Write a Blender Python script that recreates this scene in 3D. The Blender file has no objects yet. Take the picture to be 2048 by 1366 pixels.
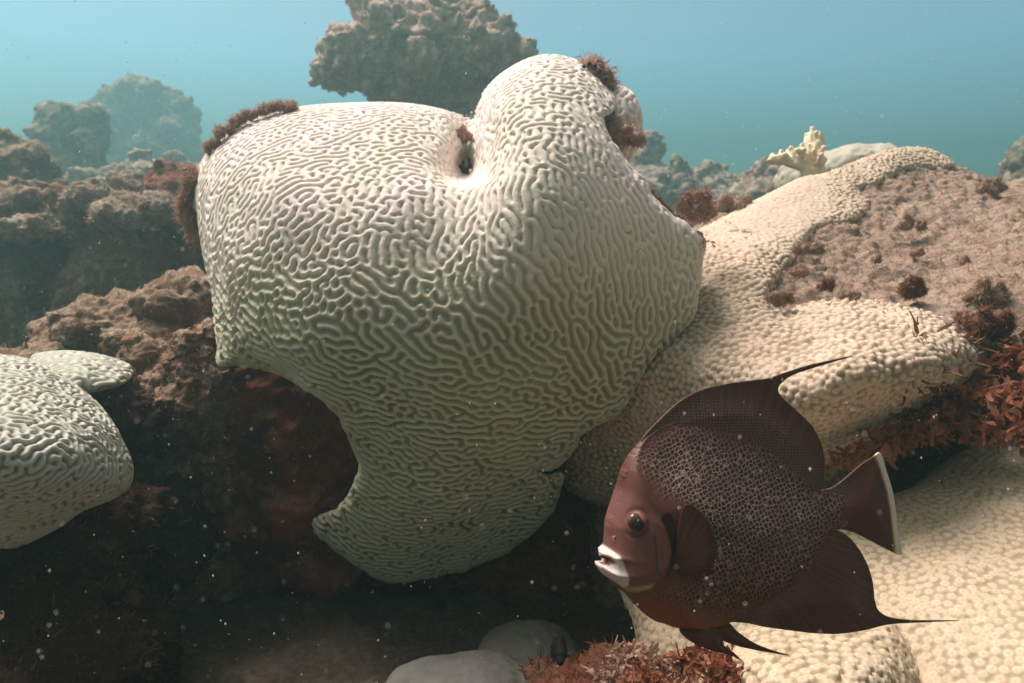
import bpy, math, random
import numpy as np
from mathutils import Vector, Matrix, kdtree
from mathutils.geometry import delaunay_2d_cdt

random.seed(7)
SC = bpy.context.scene
COL = SC.collection

# ------------------------------------------------------------------ camera
LENS, CAMZ, PITCH = 28.0, 0.65, math.radians(8)
F = LENS / 36 * 2048
cam_d = bpy.data.cameras.new('camera'); cam = bpy.data.objects.new('camera', cam_d); COL.objects.link(cam)
cam_d.lens = LENS; cam_d.sensor_width = 36; cam_d.clip_start = 0.02; cam_d.clip_end = 400
cam.location = (0, 0, CAMZ); cam.rotation_euler = (math.pi / 2 - PITCH, 0, 0)
SC.camera = cam
cam_d.dof.use_dof = True; cam_d.dof.focus_distance = 0.82; cam_d.dof.aperture_fstop = 11.0
CP, SP = math.cos(PITCH), math.sin(PITCH)

# ------------------------------------------------------------------ light, sky, exposure
SUN_EL, SUN_AZ = math.radians(61), math.radians(-56)      # azimuth from +Y, clockwise; above, ahead and to the left
sd = bpy.data.lights.new('sun', 'SUN'); sun = bpy.data.objects.new('sun', sd); COL.objects.link(sun)
sd.energy = 3.6; sd.angle = math.radians(34); sd.color = (1.0, 0.91, 0.87)
sdir = Vector((math.sin(SUN_AZ) * math.cos(SUN_EL), math.cos(SUN_AZ) * math.cos(SUN_EL), math.sin(SUN_EL)))
sun.rotation_euler = sdir.to_track_quat('Z', 'Y').to_euler()
sun.location = (0, 0, 6)
SKY_STRENGTH = 0.15
w = bpy.data.worlds.new('World'); SC.world = w; w.use_nodes = True
nt = w.node_tree; nt.nodes.clear()
_o = nt.nodes.new('ShaderNodeOutputWorld'); _b = nt.nodes.new('ShaderNodeBackground')
_s = nt.nodes.new('ShaderNodeTexSky'); _s.sky_type = 'NISHITA'; _s.sun_disc = False
_s.sun_elevation = SUN_EL; _s.sun_rotation = SUN_AZ
_t = nt.nodes.new('ShaderNodeTexCoord'); _x = nt.nodes.new('ShaderNodeSeparateXYZ'); _r = nt.nodes.new('ShaderNodeValToRGB')
_m = nt.nodes.new('ShaderNodeMix'); _m.data_type = 'RGBA'; _m.blend_type = 'MULTIPLY'; _m.inputs[0].default_value = 1
nt.links.new(_t.outputs['Generated'], _x.inputs[0]); nt.links.new(_x.outputs['Z'], _r.inputs[0])
def ramp_of(r, stops):                                    # light from the surface comes down a steep cone
    e = r.color_ramp.elements
    e[0].position, e[0].color = stops[0][0], stops[0][1] + (1,); e[1].position, e[1].color = stops[-1][0], stops[-1][1] + (1,)
    for pos, c in stops[1:-1]: e.new(pos).color = c + (1,)
ramp_of(_r, [(0.0, (0.17, 0.145, 0.085)), (0.2, (0.30, 0.25, 0.16)), (0.45, (0.75, 0.50, 0.28)), (0.75, (1.15, 0.70, 0.38))])
_r2 = nt.nodes.new('ShaderNodeValToRGB'); nt.links.new(_x.outputs['Z'], _r2.inputs[0])   # towards the sun the water glows pale blue
ramp_of(_r2, [(0.0, (0.07, 0.24, 0.24)), (0.2, (0.41, 0.555, 0.52)), (0.45, (0.75, 0.56, 0.36)), (0.75, (1.15, 0.70, 0.38))])
_az = nt.nodes.new('ShaderNodeMapRange'); _az.interpolation_type = 'SMOOTHSTEP'; nt.links.new(_x.outputs['Y'], _az.inputs[0])
_az.inputs[1].default_value = 0.05; _az.inputs[2].default_value = 0.75
_mm = nt.nodes.new('ShaderNodeMix'); _mm.data_type = 'RGBA'; nt.links.new(_az.outputs[0], _mm.inputs[0])
nt.links.new(_r.outputs[0], _mm.inputs[6]); nt.links.new(_r2.outputs[0], _mm.inputs[7])
nt.links.new(_s.outputs[0], _m.inputs[6]); nt.links.new(_mm.outputs[2], _m.inputs[7])
nt.links.new(_m.outputs[2], _b.inputs[0]); _b.inputs[1].default_value = SKY_STRENGTH
nt.links.new(_b.outputs[0], _o.inputs[0])
SC.view_settings.view_transform = 'Standard'; SC.view_settings.look = 'None'
SC.view_settings.exposure = 1.12; SC.view_settings.gamma = 1.0
SC.render.engine = 'CYCLES'
SC.cycles.use_denoising = True
SC.cycles.max_bounces = 6; SC.cycles.diffuse_bounces = 3; SC.cycles.volume_bounces = 1
SC.cycles.transmission_bounces = 3; SC.cycles.transparent_max_bounces = 6
SC.cycles.caustics_reflective = False; SC.cycles.caustics_refractive = False
HAZE_DENSITY, HAZE_COL, HAZE_G = 0.082, (0.26, 0.50, 0.505), 0.70

# ------------------------------------------------------------------ numpy helpers
def P(px, py, d):                       # a point seen at pixel (px, py) of the 2048 frame, d metres ahead
    px = np.asarray(px, float); py = np.asarray(py, float); d = np.asarray(d, float)
    x = (px - 1024) / F * d; y = -(py - 683) / F * d
    return np.stack([x, d * CP + y * SP, CAMZ + y * CP - d * SP], -1)
def px_of(V):                           # the other way round
    V = V - np.array([0, 0, CAMZ])
    d = V[:, 1] * CP - V[:, 2] * SP; y = V[:, 1] * SP + V[:, 2] * CP
    return V[:, 0] / d * F + 1024, 683 - y / d * F, d
def m_px(px, d): return px * d / F

_G = np.array([[1,1,0],[-1,1,0],[1,-1,0],[-1,-1,0],[1,0,1],[-1,0,1],[1,0,-1],[-1,0,-1],[0,1,1],[0,-1,1],[0,1,-1],[0,-1,-1]], np.float32)
def pnoise(p, seed=0):
    perm = np.random.RandomState(seed).permutation(256); perm = np.concatenate([perm, perm, perm])
    p = np.asarray(p, np.float32); i = np.floor(p).astype(np.int64); f = (p - i).astype(np.float32); i &= 255
    u = f * f * f * (f * (f * 6 - 15) + 10)
    out = 0
    for a in (0, 1):
        wa = u[:, 0] if a else 1 - u[:, 0]
        for b in (0, 1):
            wb = u[:, 1] if b else 1 - u[:, 1]
            for c in (0, 1):
                wc = u[:, 2] if c else 1 - u[:, 2]
                h = perm[perm[perm[i[:, 0] + a] + i[:, 1] + b] + i[:, 2] + c] % 12
                g = _G[h]
                out = out + wa * wb * wc * (g[:, 0] * (f[:, 0] - a) + g[:, 1] * (f[:, 1] - b) + g[:, 2] * (f[:, 2] - c))
    return out
def fbm(p, o=4, seed=0, gain=.5, billow=False):
    s, a, n = 0, 1.0, 0
    for k in range(o):
        v = pnoise(p * 2.03 ** k + 17.3 * k, seed + k)
        s = s + a * ((np.abs(v) * 2 - .5) if billow else v); n += a; a *= gain
    return s / n
def sstep(a, b, x):
    t = np.clip((x - a) / (b - a), 0, 1); return t * t * (3 - 2 * t)
def prof(t):                             # quarter circle, 0 at the edge, 1 inside
    t = np.clip(t, 0, 1); return np.sqrt(1 - (1 - t) ** 2)
def tps(ctrl):                           # thin plate spline through (px, py, value) points
    C = np.array(ctrl, float); X = C[:, :2] / 500.0; n = len(C)
    def phi(r2): return 0.5 * r2 * np.log(r2 + 1e-9)
    K = phi(((X[:, None] - X[None]) ** 2).sum(-1)) + 1e-4 * np.eye(n)
    Pm = np.hstack([np.ones((n, 1)), X]); A = np.block([[K, Pm], [Pm.T, np.zeros((3, 3))]])
    c = np.linalg.solve(A, np.concatenate([C[:, 2], np.zeros(3)]))
    def f(px, py):
        Q = np.stack([np.asarray(px, float), np.asarray(py, float)], -1) / 500.0
        out = c[n] + Q @ c[n + 1:]
        for k in range(n): out = out + c[k] * phi(((Q - X[k]) ** 2).sum(-1))
        return out
    return f
def smooth_poly(pts, step=6, closed=True):   # Catmull-Rom through the points
    p = np.array(pts, float); n = len(p); out = []
    for k in range(n if closed else n - 1):
        if closed: a, b, c, d = p[(k - 1) % n], p[k], p[(k + 1) % n], p[(k + 2) % n]
        else: a, b, c, d = p[max(k - 1, 0)], p[k], p[k + 1], p[min(k + 2, n - 1)]
        m = max(1, int(np.hypot(*(c - b)) / step))
        for t in np.arange(m) / m:
            out.append(.5 * (2 * b + (c - a) * t + (2 * a - 5 * b + 4 * c - d) * t * t + (3 * b - a - 3 * c + d) * t ** 3))
    if not closed: out.append(p[-1])
    return np.array(out)
def seg_dist(px, py, poly, closed=True):
    q = np.array(poly, float); best = np.full(np.shape(px), 1e18)
    n = len(q) if closed else len(q) - 1
    for k in range(n):
        a = q[k]; b = q[(k + 1) % len(q)]; ab = b - a; L = ab @ ab + 1e-12
        t = np.clip(((px - a[0]) * ab[0] + (py - a[1]) * ab[1]) / L, 0, 1)
        best = np.minimum(best, (px - a[0] - t * ab[0]) ** 2 + (py - a[1] - t * ab[1]) ** 2)
    return np.sqrt(best)
def inside(px, py, poly):
    q = np.array(poly, float); r = np.zeros(np.shape(px), bool); n = len(q)
    for k in range(n):
        x1, y1 = q[k]; x2, y2 = q[(k + 1) % n]
        if y1 == y2: continue
        c = ((y1 > py) != (y2 > py)) & (px < (x2 - x1) * (py - y1) / (y2 - y1) + x1)
        r ^= c
    return r
def sdist(px, py, poly):                 # positive inside
    d = seg_dist(px, py, poly); return np.where(inside(px, py, poly), d, -d)
def sheet(outline, step):                # triangulated polygon: 2D points, triangles, boundary count
    q = np.array(outline, float); x0, y0 = q.min(0); x1, y1 = q.max(0)
    gx, gy = np.meshgrid(np.arange(x0, x1, step), np.arange(y0, y1, step * .87))
    gx = gx + (np.arange(gx.shape[0]) % 2)[:, None] * step * .5
    gx, gy = gx.ravel(), gy.ravel()
    keep = sdist(gx, gy, q) > step * .55
    pts = np.vstack([q, np.stack([gx[keep], gy[keep]], -1)])
    nb = len(q)
    res = delaunay_2d_cdt([Vector(p) for p in pts], [(k, (k + 1) % nb) for k in range(nb)], [], 1, 1e-6)
    V2 = np.array([tuple(v) for v in res[0]]); T = np.array([f for f in res[2] if len(f) == 3])
    c = V2[T].mean(1); T = T[inside(c[:, 0], c[:, 1], q)]
    A = V2[T[:, 1]] - V2[T[:, 0]]; B = V2[T[:, 2]] - V2[T[:, 0]]
    fl = (A[:, 0] * B[:, 1] - A[:, 1] * B[:, 0]) > 0       # y runs down in the picture
    T[fl] = T[fl][:, ::-1]
    return V2, T
def boundary_of(T):
    ed = {}
    for t in T.tolist():
        for a, b in ((t[0], t[1]), (t[1], t[2]), (t[2], t[0])):
            if (b, a) in ed: del ed[(b, a)]
            else: ed[(a, b)] = 1
    return np.array(list(ed.keys()))
def closed_hf(outline, front, back, step=8):   # solid between two depth functions over an outline
    V2, T = sheet(outline, step); n = len(V2)
    e = seg_dist(V2[:, 0], V2[:, 1], outline)
    df = front(V2[:, 0], V2[:, 1], e); db = np.maximum(back(V2[:, 0], V2[:, 1], e), df + .002)
    V = np.vstack([P(V2[:, 0], V2[:, 1], df), P(V2[:, 0], V2[:, 1], db)])
    b = boundary_of(T)
    side = np.vstack([np.stack([b[:, 1], b[:, 0], b[:, 0] + n], -1), np.stack([b[:, 1], b[:, 0] + n, b[:, 1] + n], -1)])
    return V, np.vstack([T, T[:, ::-1] + n, side])
def _mesh(V, Fs):
    me = bpy.data.meshes.new('m')
    if not isinstance(Fs, (list, tuple)): Fs = [Fs]
    Fs = [np.asarray(f) for f in Fs if len(f)]
    me.vertices.add(len(V)); me.vertices.foreach_set('co', np.asarray(V, np.float32).ravel())
    loops = np.concatenate([f.ravel() for f in Fs]).astype(np.int32)
    tot = np.concatenate([np.full(len(f), f.shape[1]) for f in Fs]).astype(np.int32)
    st = np.concatenate([[0], np.cumsum(tot)[:-1]]).astype(np.int32)
    me.loops.add(len(loops)); me.loops.foreach_set('vertex_index', loops)
    me.polygons.add(len(tot)); me.polygons.foreach_set('loop_start', st); me.polygons.foreach_set('loop_total', tot)
    me.update(calc_edges=True); me.validate()
    return me
def remesh(V, T, voxel, smooth=2):
    c = np.asarray(V).mean(0)
    me = _mesh(np.asarray(V) - c, T); o = bpy.data.objects.new('tmp', me); COL.objects.link(o)
    m = o.modifiers.new('r', 'REMESH'); m.mode = 'VOXEL'; m.voxel_size = voxel; m.adaptivity = 0
    dg = bpy.context.evaluated_depsgraph_get(); dg.update()
    e = o.evaluated_get(dg).to_mesh()
    R = np.empty(len(e.vertices) * 3, np.float32); e.vertices.foreach_get('co', R); R = R.reshape(-1, 3).astype(float) + c
    L = np.empty(len(e.loops), np.int32); e.loops.foreach_get('vertex_index', L)
    tot = np.empty(len(e.polygons), np.int32); e.polygons.foreach_get('loop_total', tot)
    assert (tot == 4).all(), 'quads expected'
    Q = L.reshape(-1, 4).copy()
    o.evaluated_get(dg).to_mesh_clear(); bpy.data.objects.remove(o); bpy.data.meshes.remove(me)
    if smooth:
        g = Graph(Q, len(R))
        for _ in range(smooth): R = np.stack([g.avg(R[:, k]) for k in range(3)], -1)
    return R, Q
class Graph:
    def __init__(s, Q, n, V=None, direc=None, beta=0):
        pr = [(0, 1), (1, 2), (2, 3), (3, 0), (0, 2), (1, 3)]
        i = np.concatenate([Q[:, a] for a, b in pr] + [Q[:, b] for a, b in pr]); j = np.concatenate([Q[:, b] for a, b in pr] + [Q[:, a] for a, b in pr])
        od = np.argsort(i, kind='stable'); i = i[od]; s.j = j[od].astype(np.int64)
        cnt = np.bincount(i, minlength=n); s.has = cnt > 0
        s.st = np.concatenate([[0], np.cumsum(cnt)[:-1]])[s.has]; s.n = n
        if direc is None: s.w = np.ones(len(i), np.float32)
        else:
            ev = V[s.j] - V[i]; ev = ev / (np.linalg.norm(ev, axis=1, keepdims=True) + 1e-9)
            c = (ev * direc[i]).sum(1)
            s.w = np.clip(1 + beta * (2 * c * c - (direc[i] ** 2).sum(1)), .16, None).astype(np.float32)
        s.W = np.add.reduceat(s.w, s.st)
    def avg(s, u):
        r = np.array(u, np.float32); r[s.has] = np.add.reduceat(s.w * r[s.j], s.st) / s.W
        return r
def normals(V, Q):
    if Q.shape[1] == 4: n = np.cross(V[Q[:, 2]] - V[Q[:, 0]], V[Q[:, 3]] - V[Q[:, 1]])
    else: n = np.cross(V[Q[:, 1]] - V[Q[:, 0]], V[Q[:, 2]] - V[Q[:, 0]])
    N = np.stack([sum(np.bincount(Q[:, k], n[:, a], len(V)) for k in range(Q.shape[1])) for a in range(3)], -1)
    return N / (np.linalg.norm(N, axis=1, keepdims=True) + 1e-12)
def meander(V, Q, lam, bias, direc, beta=.5, iters=32, seed=1):   # labyrinth of ridges grown on the surface; lam in voxels
    g0 = Graph(Q, len(V)); g = Graph(Q, len(V), V, direc, beta) if beta else g0
    v1 = .75 * (lam / 6) ** 2; v2 = 3.0 * (lam / 6) ** 2
    n1 = max(1, int(round(v1 / .667))); n2 = max(2, int(round(v2 / .667)))
    u = np.random.RandomState(seed).randn(len(V)).astype(np.float32)
    for _ in range(n1): u = g.avg(u)
    u /= u.std()
    for it in range(iters):
        a = u
        for _ in range(n1): a = g.avg(a)
        b = a
        for _ in range(n2): b = g0.avg(b)
        d = a - b
        u = np.tanh(2.2 * d / (d.std() + 1e-6) + bias)
    a = u
    for _ in range(n1): a = g0.avg(a)
    b = a
    for _ in range(n2): b = g0.avg(b)
    return a, a - .75 * b

def knobs(V, Q, N, spacing, height, dimple=0, seed=3, size_noise=.15):
    rs = np.random.RandomState(seed)
    n = np.cross(V[Q[:, 2]] - V[Q[:, 0]], V[Q[:, 3]] - V[Q[:, 1]]); area = .5 * np.linalg.norm(n, axis=1).sum()
    k = int(area / (.87 * spacing ** 2)); S = V[rs.choice(len(V), k, replace=False)]
    sub = V[rs.choice(len(V), min(len(V), k * 24), replace=False)]
    def tree(S):
        t = kdtree.KDTree(len(S))
        for a, s in enumerate(S): t.insert(s, a)
        t.balance(); return t
    for _ in range(4):
        t = tree(S); idx = np.array([t.find(v)[1] for v in sub])
        c = np.bincount(idx, minlength=k); ok = c > 0
        M = np.stack([np.bincount(idx, sub[:, a], k) for a in range(3)], -1)
        S[ok] = M[ok] / c[ok, None]
    t = tree(S); d = np.empty(len(V)); idx = np.empty(len(V), int)
    for a, v in enumerate(V):
        r = t.find(v); idx[a] = r[1]; d[a] = r[2]
    r = d / (spacing * .54)
    vary = 1 + size_noise * rs.randn(k)[idx]
    h = np.sqrt(np.clip(1 - r * r * .9, .02, 1))
    dim = np.exp(-(r / .28) ** 2)
    return height * vary * (h - dimple * dim), dim, rs.rand(k)[idx], np.clip(1 - r, 0, 1)

# ------------------------------------------------------------------ objects
def tag(o, label=None, cat=None, group=None, kind=None):
    for k, v in (('label', label), ('category', cat), ('group', group), ('kind', kind)):
        if v: o[k] = v
    return o
WORLD0 = {}
def mk(name, V, Fs, mat, parent=None, label=None, cat=None, group=None, kind=None, attrs=None, smooth=True):
    V = np.asarray(V, float)
    o0 = np.array([V[:, 0].mean(), V[:, 1].mean(), V[:, 2].min()])
    me = _mesh(V - o0, Fs); me.name = name
    if smooth: me.polygons.foreach_set('use_smooth', np.ones(len(me.polygons), bool))
    for k, v in (attrs or {}).items():
        v = np.asarray(v, np.float32)
        if v.ndim == 1:
            a = me.attributes.new(k, 'FLOAT', 'POINT'); a.data.foreach_set('value', v)
        else:
            a = me.attributes.new(k, 'FLOAT_VECTOR', 'POINT'); a.data.foreach_set('vector', v[:, :3].ravel())
    if mat: me.materials.append(mat)
    o = bpy.data.objects.new(name, me); COL.objects.link(o)
    p0 = np.zeros(3)
    if parent is not None: o.parent = parent; p0 = WORLD0[parent.name]
    o.location = o0 - p0; WORLD0[o.name] = o0
    return tag(o, label, cat, group, kind)
def empty(name, loc, label, cat, group=None):
    o = bpy.data.objects.new(name, None); COL.objects.link(o); o.location = loc; o.empty_display_size = .05
    WORLD0[o.name] = np.array(loc, float)
    return tag(o, label, cat, group)

# ------------------------------------------------------------------ materials
class M:
    def __init__(s, name, rough=.8, spec=.25):
        s.m = bpy.data.materials.new(name); s.m.use_nodes = True; s.t = s.m.node_tree
        s.b = s.t.nodes['Principled BSDF']; s.b.inputs['Roughness'].default_value = rough
        s.b.inputs['Specular IOR Level'].default_value = spec
        s.co = s.n('ShaderNodeTexCoord').outputs['Object']
    def n(s, t, **kw):
        x = s.t.nodes.new(t)
        for k, v in kw.items(): setattr(x, k, v)
        return x
    def set(s, sock, v):
        if hasattr(v, 'is_output'): s.t.links.new(v, sock)
        else: sock.default_value = (tuple(v) + (1,))[:4] if isinstance(v, (tuple, list)) and sock.type == 'RGBA' else v
    def noise(s, scale, detail=4, rough=.55, co=None, dist=0):
        x = s.n('ShaderNodeTexNoise'); s.set(x.inputs['Vector'], co or s.co); x.inputs['Scale'].default_value = scale
        x.inputs['Detail'].default_value = detail; x.inputs['Roughness'].default_value = rough; x.inputs['Distortion'].default_value = dist
        return x.outputs['Fac']
    def vor(s, scale, feature='F1', co=None, rnd=1.0, out='Distance'):
        x = s.n('ShaderNodeTexVoronoi', feature=feature); s.set(x.inputs['Vector'], co or s.co); x.inputs['Scale'].default_value = scale
        x.inputs['Randomness'].default_value = rnd
        return x.outputs[out]
    def ramp(s, f, lo, hi, a=0., b=1.):
        x = s.n('ShaderNodeMapRange'); s.set(x.inputs[0], f); x.inputs[1].default_value = lo; x.inputs[2].default_value = hi
        x.inputs[3].default_value = a; x.inputs[4].default_value = b; return x.outputs[0]
    def mix(s, f, a, b, mode='MIX'):
        x = s.n('ShaderNodeMix', data_type='RGBA', blend_type=mode); s.set(x.inputs[0], f); s.set(x.inputs[6], a); s.set(x.inputs[7], b)
        return x.outputs[2]
    def math(s, op, a, b=0.):
        x = s.n('ShaderNodeMath', operation=op); s.set(x.inputs[0], a); s.set(x.inputs[1], b); return x.outputs[0]
    def attr(s, name, vec=False):
        x = s.n('ShaderNodeAttribute', attribute_name=name); return x.outputs['Vector' if vec else 'Fac']
    def bump(s, h, strength=.3, dist=.002):
        x = s.n('ShaderNodeBump'); s.set(x.inputs['Height'], h); x.inputs['Strength'].default_value = strength
        x.inputs['Distance'].default_value = dist; s.t.links.new(x.outputs[0], s.b.inputs['Normal'])
    def color(s, c): s.set(s.b.inputs['Base Color'], c); return s

def rock_mat(name, c1, c2, c3, dust, scale=9, pale=.52):
    m = M(name, .95, .1)
    a = m.ramp(m.noise(scale, 5, .6), .38, .62)
    c = m.mix(a, c1, c2)
    b = m.ramp(m.noise(scale * 3.1, 5, .65, dist=.4), pale, pale + .12)
    c = m.mix(b, c, c3)
    g = m.n('ShaderNodeNewGeometry'); sx = m.n('ShaderNodeSeparateXYZ'); m.t.links.new(g.outputs['Normal'], sx.inputs[0])
    up = m.math('MULTIPLY', m.ramp(sx.outputs['Z'], .25, .85), m.ramp(m.noise(scale * 2, 4), .35, .6))
    c = m.mix(up, c, dust)                                  # sediment settled on the ledges
    sp = m.ramp(m.noise(scale * 22, 3, .6), .42, .62)
    c = m.mix(m.math('MULTIPLY', sp, .45), c, tuple(x * .35 for x in c1))
    m.color(c)
    h = m.math('ADD', m.noise(scale * 9, 6, .7), m.math('MULTIPLY', m.noise(scale * 34, 4, .7), .5))
    m.bump(h, .9, .012)
    return m.m
ROCK = rock_mat('reef_rock', (.33, .18, .12), (.18, .082, .055), (.52, .41, .31), (.50, .37, .26), 9, .5)
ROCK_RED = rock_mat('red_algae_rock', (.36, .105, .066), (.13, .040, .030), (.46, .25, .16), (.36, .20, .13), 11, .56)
ROCK_SHADE = rock_mat('shade_painted_algae_rock', (.085, .034, .023), (.045, .018, .013), (.12, .06, .038), (.12, .07, .045), 11, .56)  # darkened copy of the red algae rock; shade is put into the colour
ROCK_PALE = rock_mat('dead_coral_rock', (.42, .285, .215), (.30, .19, .145), (.46, .39, .32), (.50, .36, .275), 7, .5)
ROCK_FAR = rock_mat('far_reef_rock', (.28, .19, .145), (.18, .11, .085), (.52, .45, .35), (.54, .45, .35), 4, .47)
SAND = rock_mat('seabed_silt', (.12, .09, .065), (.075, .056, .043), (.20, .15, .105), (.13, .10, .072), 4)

def brain_mat(name, ridge, valley, ridge2, valley2):
    m = M(name, .85, .1)
    top = m.attr('bleach')
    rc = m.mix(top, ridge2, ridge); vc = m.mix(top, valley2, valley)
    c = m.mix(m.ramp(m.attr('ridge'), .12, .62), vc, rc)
    c = m.mix(m.ramp(m.noise(7, 3), .42, .62, 0, .35), c, tuple(a * b for a, b in zip(ridge2, (.92, 1.0, .86))))
    c = m.mix(m.ramp(m.noise(90, 4, .6), .55, .75, 0, .4), c, tuple(x * .72 for x in ridge2))
    m.color(c)
    m.bump(m.math('ADD', m.noise(420, 3, .6), m.math('MULTIPLY', m.vor(700), .6)), .25, .0012)
    m.b.inputs['Subsurface Weight'].default_value = .35; m.b.inputs['Subsurface Radius'].default_value = (.008, .006, .0045)
    m.b.inputs['Subsurface Scale'].default_value = .5
    return m.m
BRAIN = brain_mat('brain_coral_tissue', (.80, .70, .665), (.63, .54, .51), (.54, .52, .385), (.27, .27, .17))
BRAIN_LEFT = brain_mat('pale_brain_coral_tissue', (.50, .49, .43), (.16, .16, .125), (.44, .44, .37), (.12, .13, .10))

def knob_mat(name, c1, c2, groove, polyp):
    m = M(name, .75, .2)
    c = m.mix(m.attr('shade'), c1, c2)
    c = m.mix(m.ramp(m.noise(9, 4), .4, .65, 0, .6), c, c2)
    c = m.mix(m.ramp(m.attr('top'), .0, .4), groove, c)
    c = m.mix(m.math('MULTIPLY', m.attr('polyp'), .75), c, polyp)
    c = m.mix(m.ramp(m.noise(160, 4, .6), .55, .75, 0, .4), c, groove)
    m.color(c); m.bump(m.noise(500, 4, .6), .3, .001)
    m.b.inputs['Subsurface Weight'].default_value = .1; m.b.inputs['Subsurface Radius'].default_value = (.006, .004, .002)
    m.b.inputs['Subsurface Scale'].default_value = .5
    return m.m
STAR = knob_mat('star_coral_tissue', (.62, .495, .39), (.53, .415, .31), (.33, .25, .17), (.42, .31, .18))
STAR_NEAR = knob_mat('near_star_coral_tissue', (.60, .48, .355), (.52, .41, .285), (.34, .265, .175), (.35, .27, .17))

def algae_mat(name, c1, c2, trans=.35):
    m = M(name, .6, .3)
    c = m.mix(m.ramp(m.noise(60, 3), .35, .65), c1, c2)
    m.color(c); m.bump(m.noise(300, 3), .3, .001)
    tr = m.n('ShaderNodeBsdfTranslucent'); m.set(tr.inputs[0], c)
    mx = m.n('ShaderNodeMixShader'); mx.inputs[0].default_value = trans
    m.t.links.new(m.b.outputs[0], mx.inputs[1]); m.t.links.new(tr.outputs[0], mx.inputs[2])
    m.t.links.new(mx.outputs[0], m.t.nodes['Material Output'].inputs[0])
    return m.m
ALGA_RED = algae_mat('red_seaweed', (.24, .068, .034), (.34, .145, .08))
ALGA_PINK = algae_mat('pinkish_brown_algae', (.50, .315, .24), (.36, .20, .15))
ALGA_BROWN = algae_mat('brown_turf_algae', (.34, .205, .145), (.44, .30, .21))
ALGA_DARK = algae_mat('dark_turf_algae', (.15, .055, .035), (.22, .09, .055))

def plain_mat(name, c1, c2, rough=.7, scale=20, bump=.3):
    m = M(name, rough, .25); c = m.mix(m.ramp(m.noise(scale, 4), .35, .65), c1, c2)
    c = m.mix(m.ramp(m.noise(scale * 9, 4), .58, .72, 0, .5), c, tuple(x * .5 for x in c1))
    m.color(c); m.bump(m.noise(scale * 12, 4), bump, .002); return m.m
FIRE = plain_mat('cream_fire_coral', (.72, .60, .40), (.80, .72, .55), .6, 40)
MOUND = plain_mat('smooth_grey_coral', (.15, .145, .13), (.10, .095, .085), .8, 9, .8)
CRUST = plain_mat('pale_crust', (.42, .44, .38), (.34, .36, .30), .8, 30, .6)
SPONGE = plain_mat('brown_sponge', (.33, .19, .15), (.25, .13, .10), .9, 40, .7)
HOLE = plain_mat('hole_shade', (.02, .012, .01), (.015, .01, .01))  # near-black paint for the darkness inside holes that are not cut
SNOW = algae_mat('drifting_speck', (.85, .83, .76), (.8, .8, .78), .6)

# ------------------------------------------------------------------ turf, seaweed
def filaments(Pb, Nb, length, width, rs, seg=3, curl=.8, taper=.75):    # short curved ribbons standing on points
    k = len(Pb); L = length * (.5 + rs.rand(k)); d = Nb + rs.randn(k, 3) * .5; d /= np.linalg.norm(d, axis=1, keepdims=True)
    s = np.cross(d, rs.randn(k, 3)); s /= np.linalg.norm(s, axis=1, keepdims=True) + 1e-9
    rings = []; p = Pb - Nb * length * .15
    bend = rs.randn(k, 3) * curl
    for q in range(seg + 1):
        wv = width * (1 - taper * (q / seg) ** 2) * (.6 + .8 * rs.rand(k))
        rings.append(p - s * wv[:, None]); rings.append(p + s * wv[:, None])
        p = p + d * (L / seg)[:, None]; d = d + bend / seg; d /= np.linalg.norm(d, axis=1, keepdims=True)
    V = np.stack(rings, 1).reshape(-1, 3); m = 2 * (seg + 1); b = (np.arange(k) * m)[:, None]
    Fq = np.vstack([np.stack([b[:, 0] + 2 * q, b[:, 0] + 2 * q + 1, b[:, 0] + 2 * q + 3, b[:, 0] + 2 * q + 2], -1) for q in range(seg)])
    return V, Fq
def turf_on(V, N, mask, count, length, width, mat, parent, seed=0, seg=3):
    rs = np.random.RandomState(seed); idx = np.nonzero(mask)[0]
    if not len(idx): return
    idx = rs.choice(idx, count)
    TV, TF = filaments(V[idx] + rs.randn(count, 3) * .003, N[idx], length, width, rs, seg)
    return mk('algae_turf', TV, TF, mat, parent, kind='stuff')
def frond(rs, base, up, size, n=24, m=7, curl=1.0):          # one ruffled, curling blade
    up = np.array(up, float) + rs.randn(3) * .45; up /= np.linalg.norm(up)
    sd_ = np.cross(up, rs.randn(3)); sd_ /= np.linalg.norm(sd_)
    p = np.array(base, float); rows = []; ph = rs.rand() * 6; bend = rs.randn(3) * curl
    for i in range(n):
        t = i / (n - 1); nrm = np.cross(up, sd_)
        wd = size * .26 * (.35 + .65 * math.sin(math.pi * min(.93, .1 + t * .85)) ** .7) * (.85 + .3 * math.sin(5 * t + ph)) * (1 if t < .93 else .6)
        for j in range(m):
            v = 2 * j / (m - 1) - 1
            rows.append(p + sd_ * v * wd + nrm * size * (.13 * abs(v) * math.sin(t * 10 + ph + v * 2.6) + .14 * v * v * math.cos(ph * 3 + t * 5)))
        p = p + up * size / n; up = up + bend * .17 + rs.randn(3) * .07; up /= np.linalg.norm(up)
        sd_ = sd_ - up * (sd_ @ up); sd_ /= np.linalg.norm(sd_)
    V = np.array(rows); Fq = np.array([[i * m + j, i * m + j + 1, (i + 1) * m + j + 1, (i + 1) * m + j] for i in range(n - 1) for j in range(m - 1)])
    return V, Fq
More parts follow.
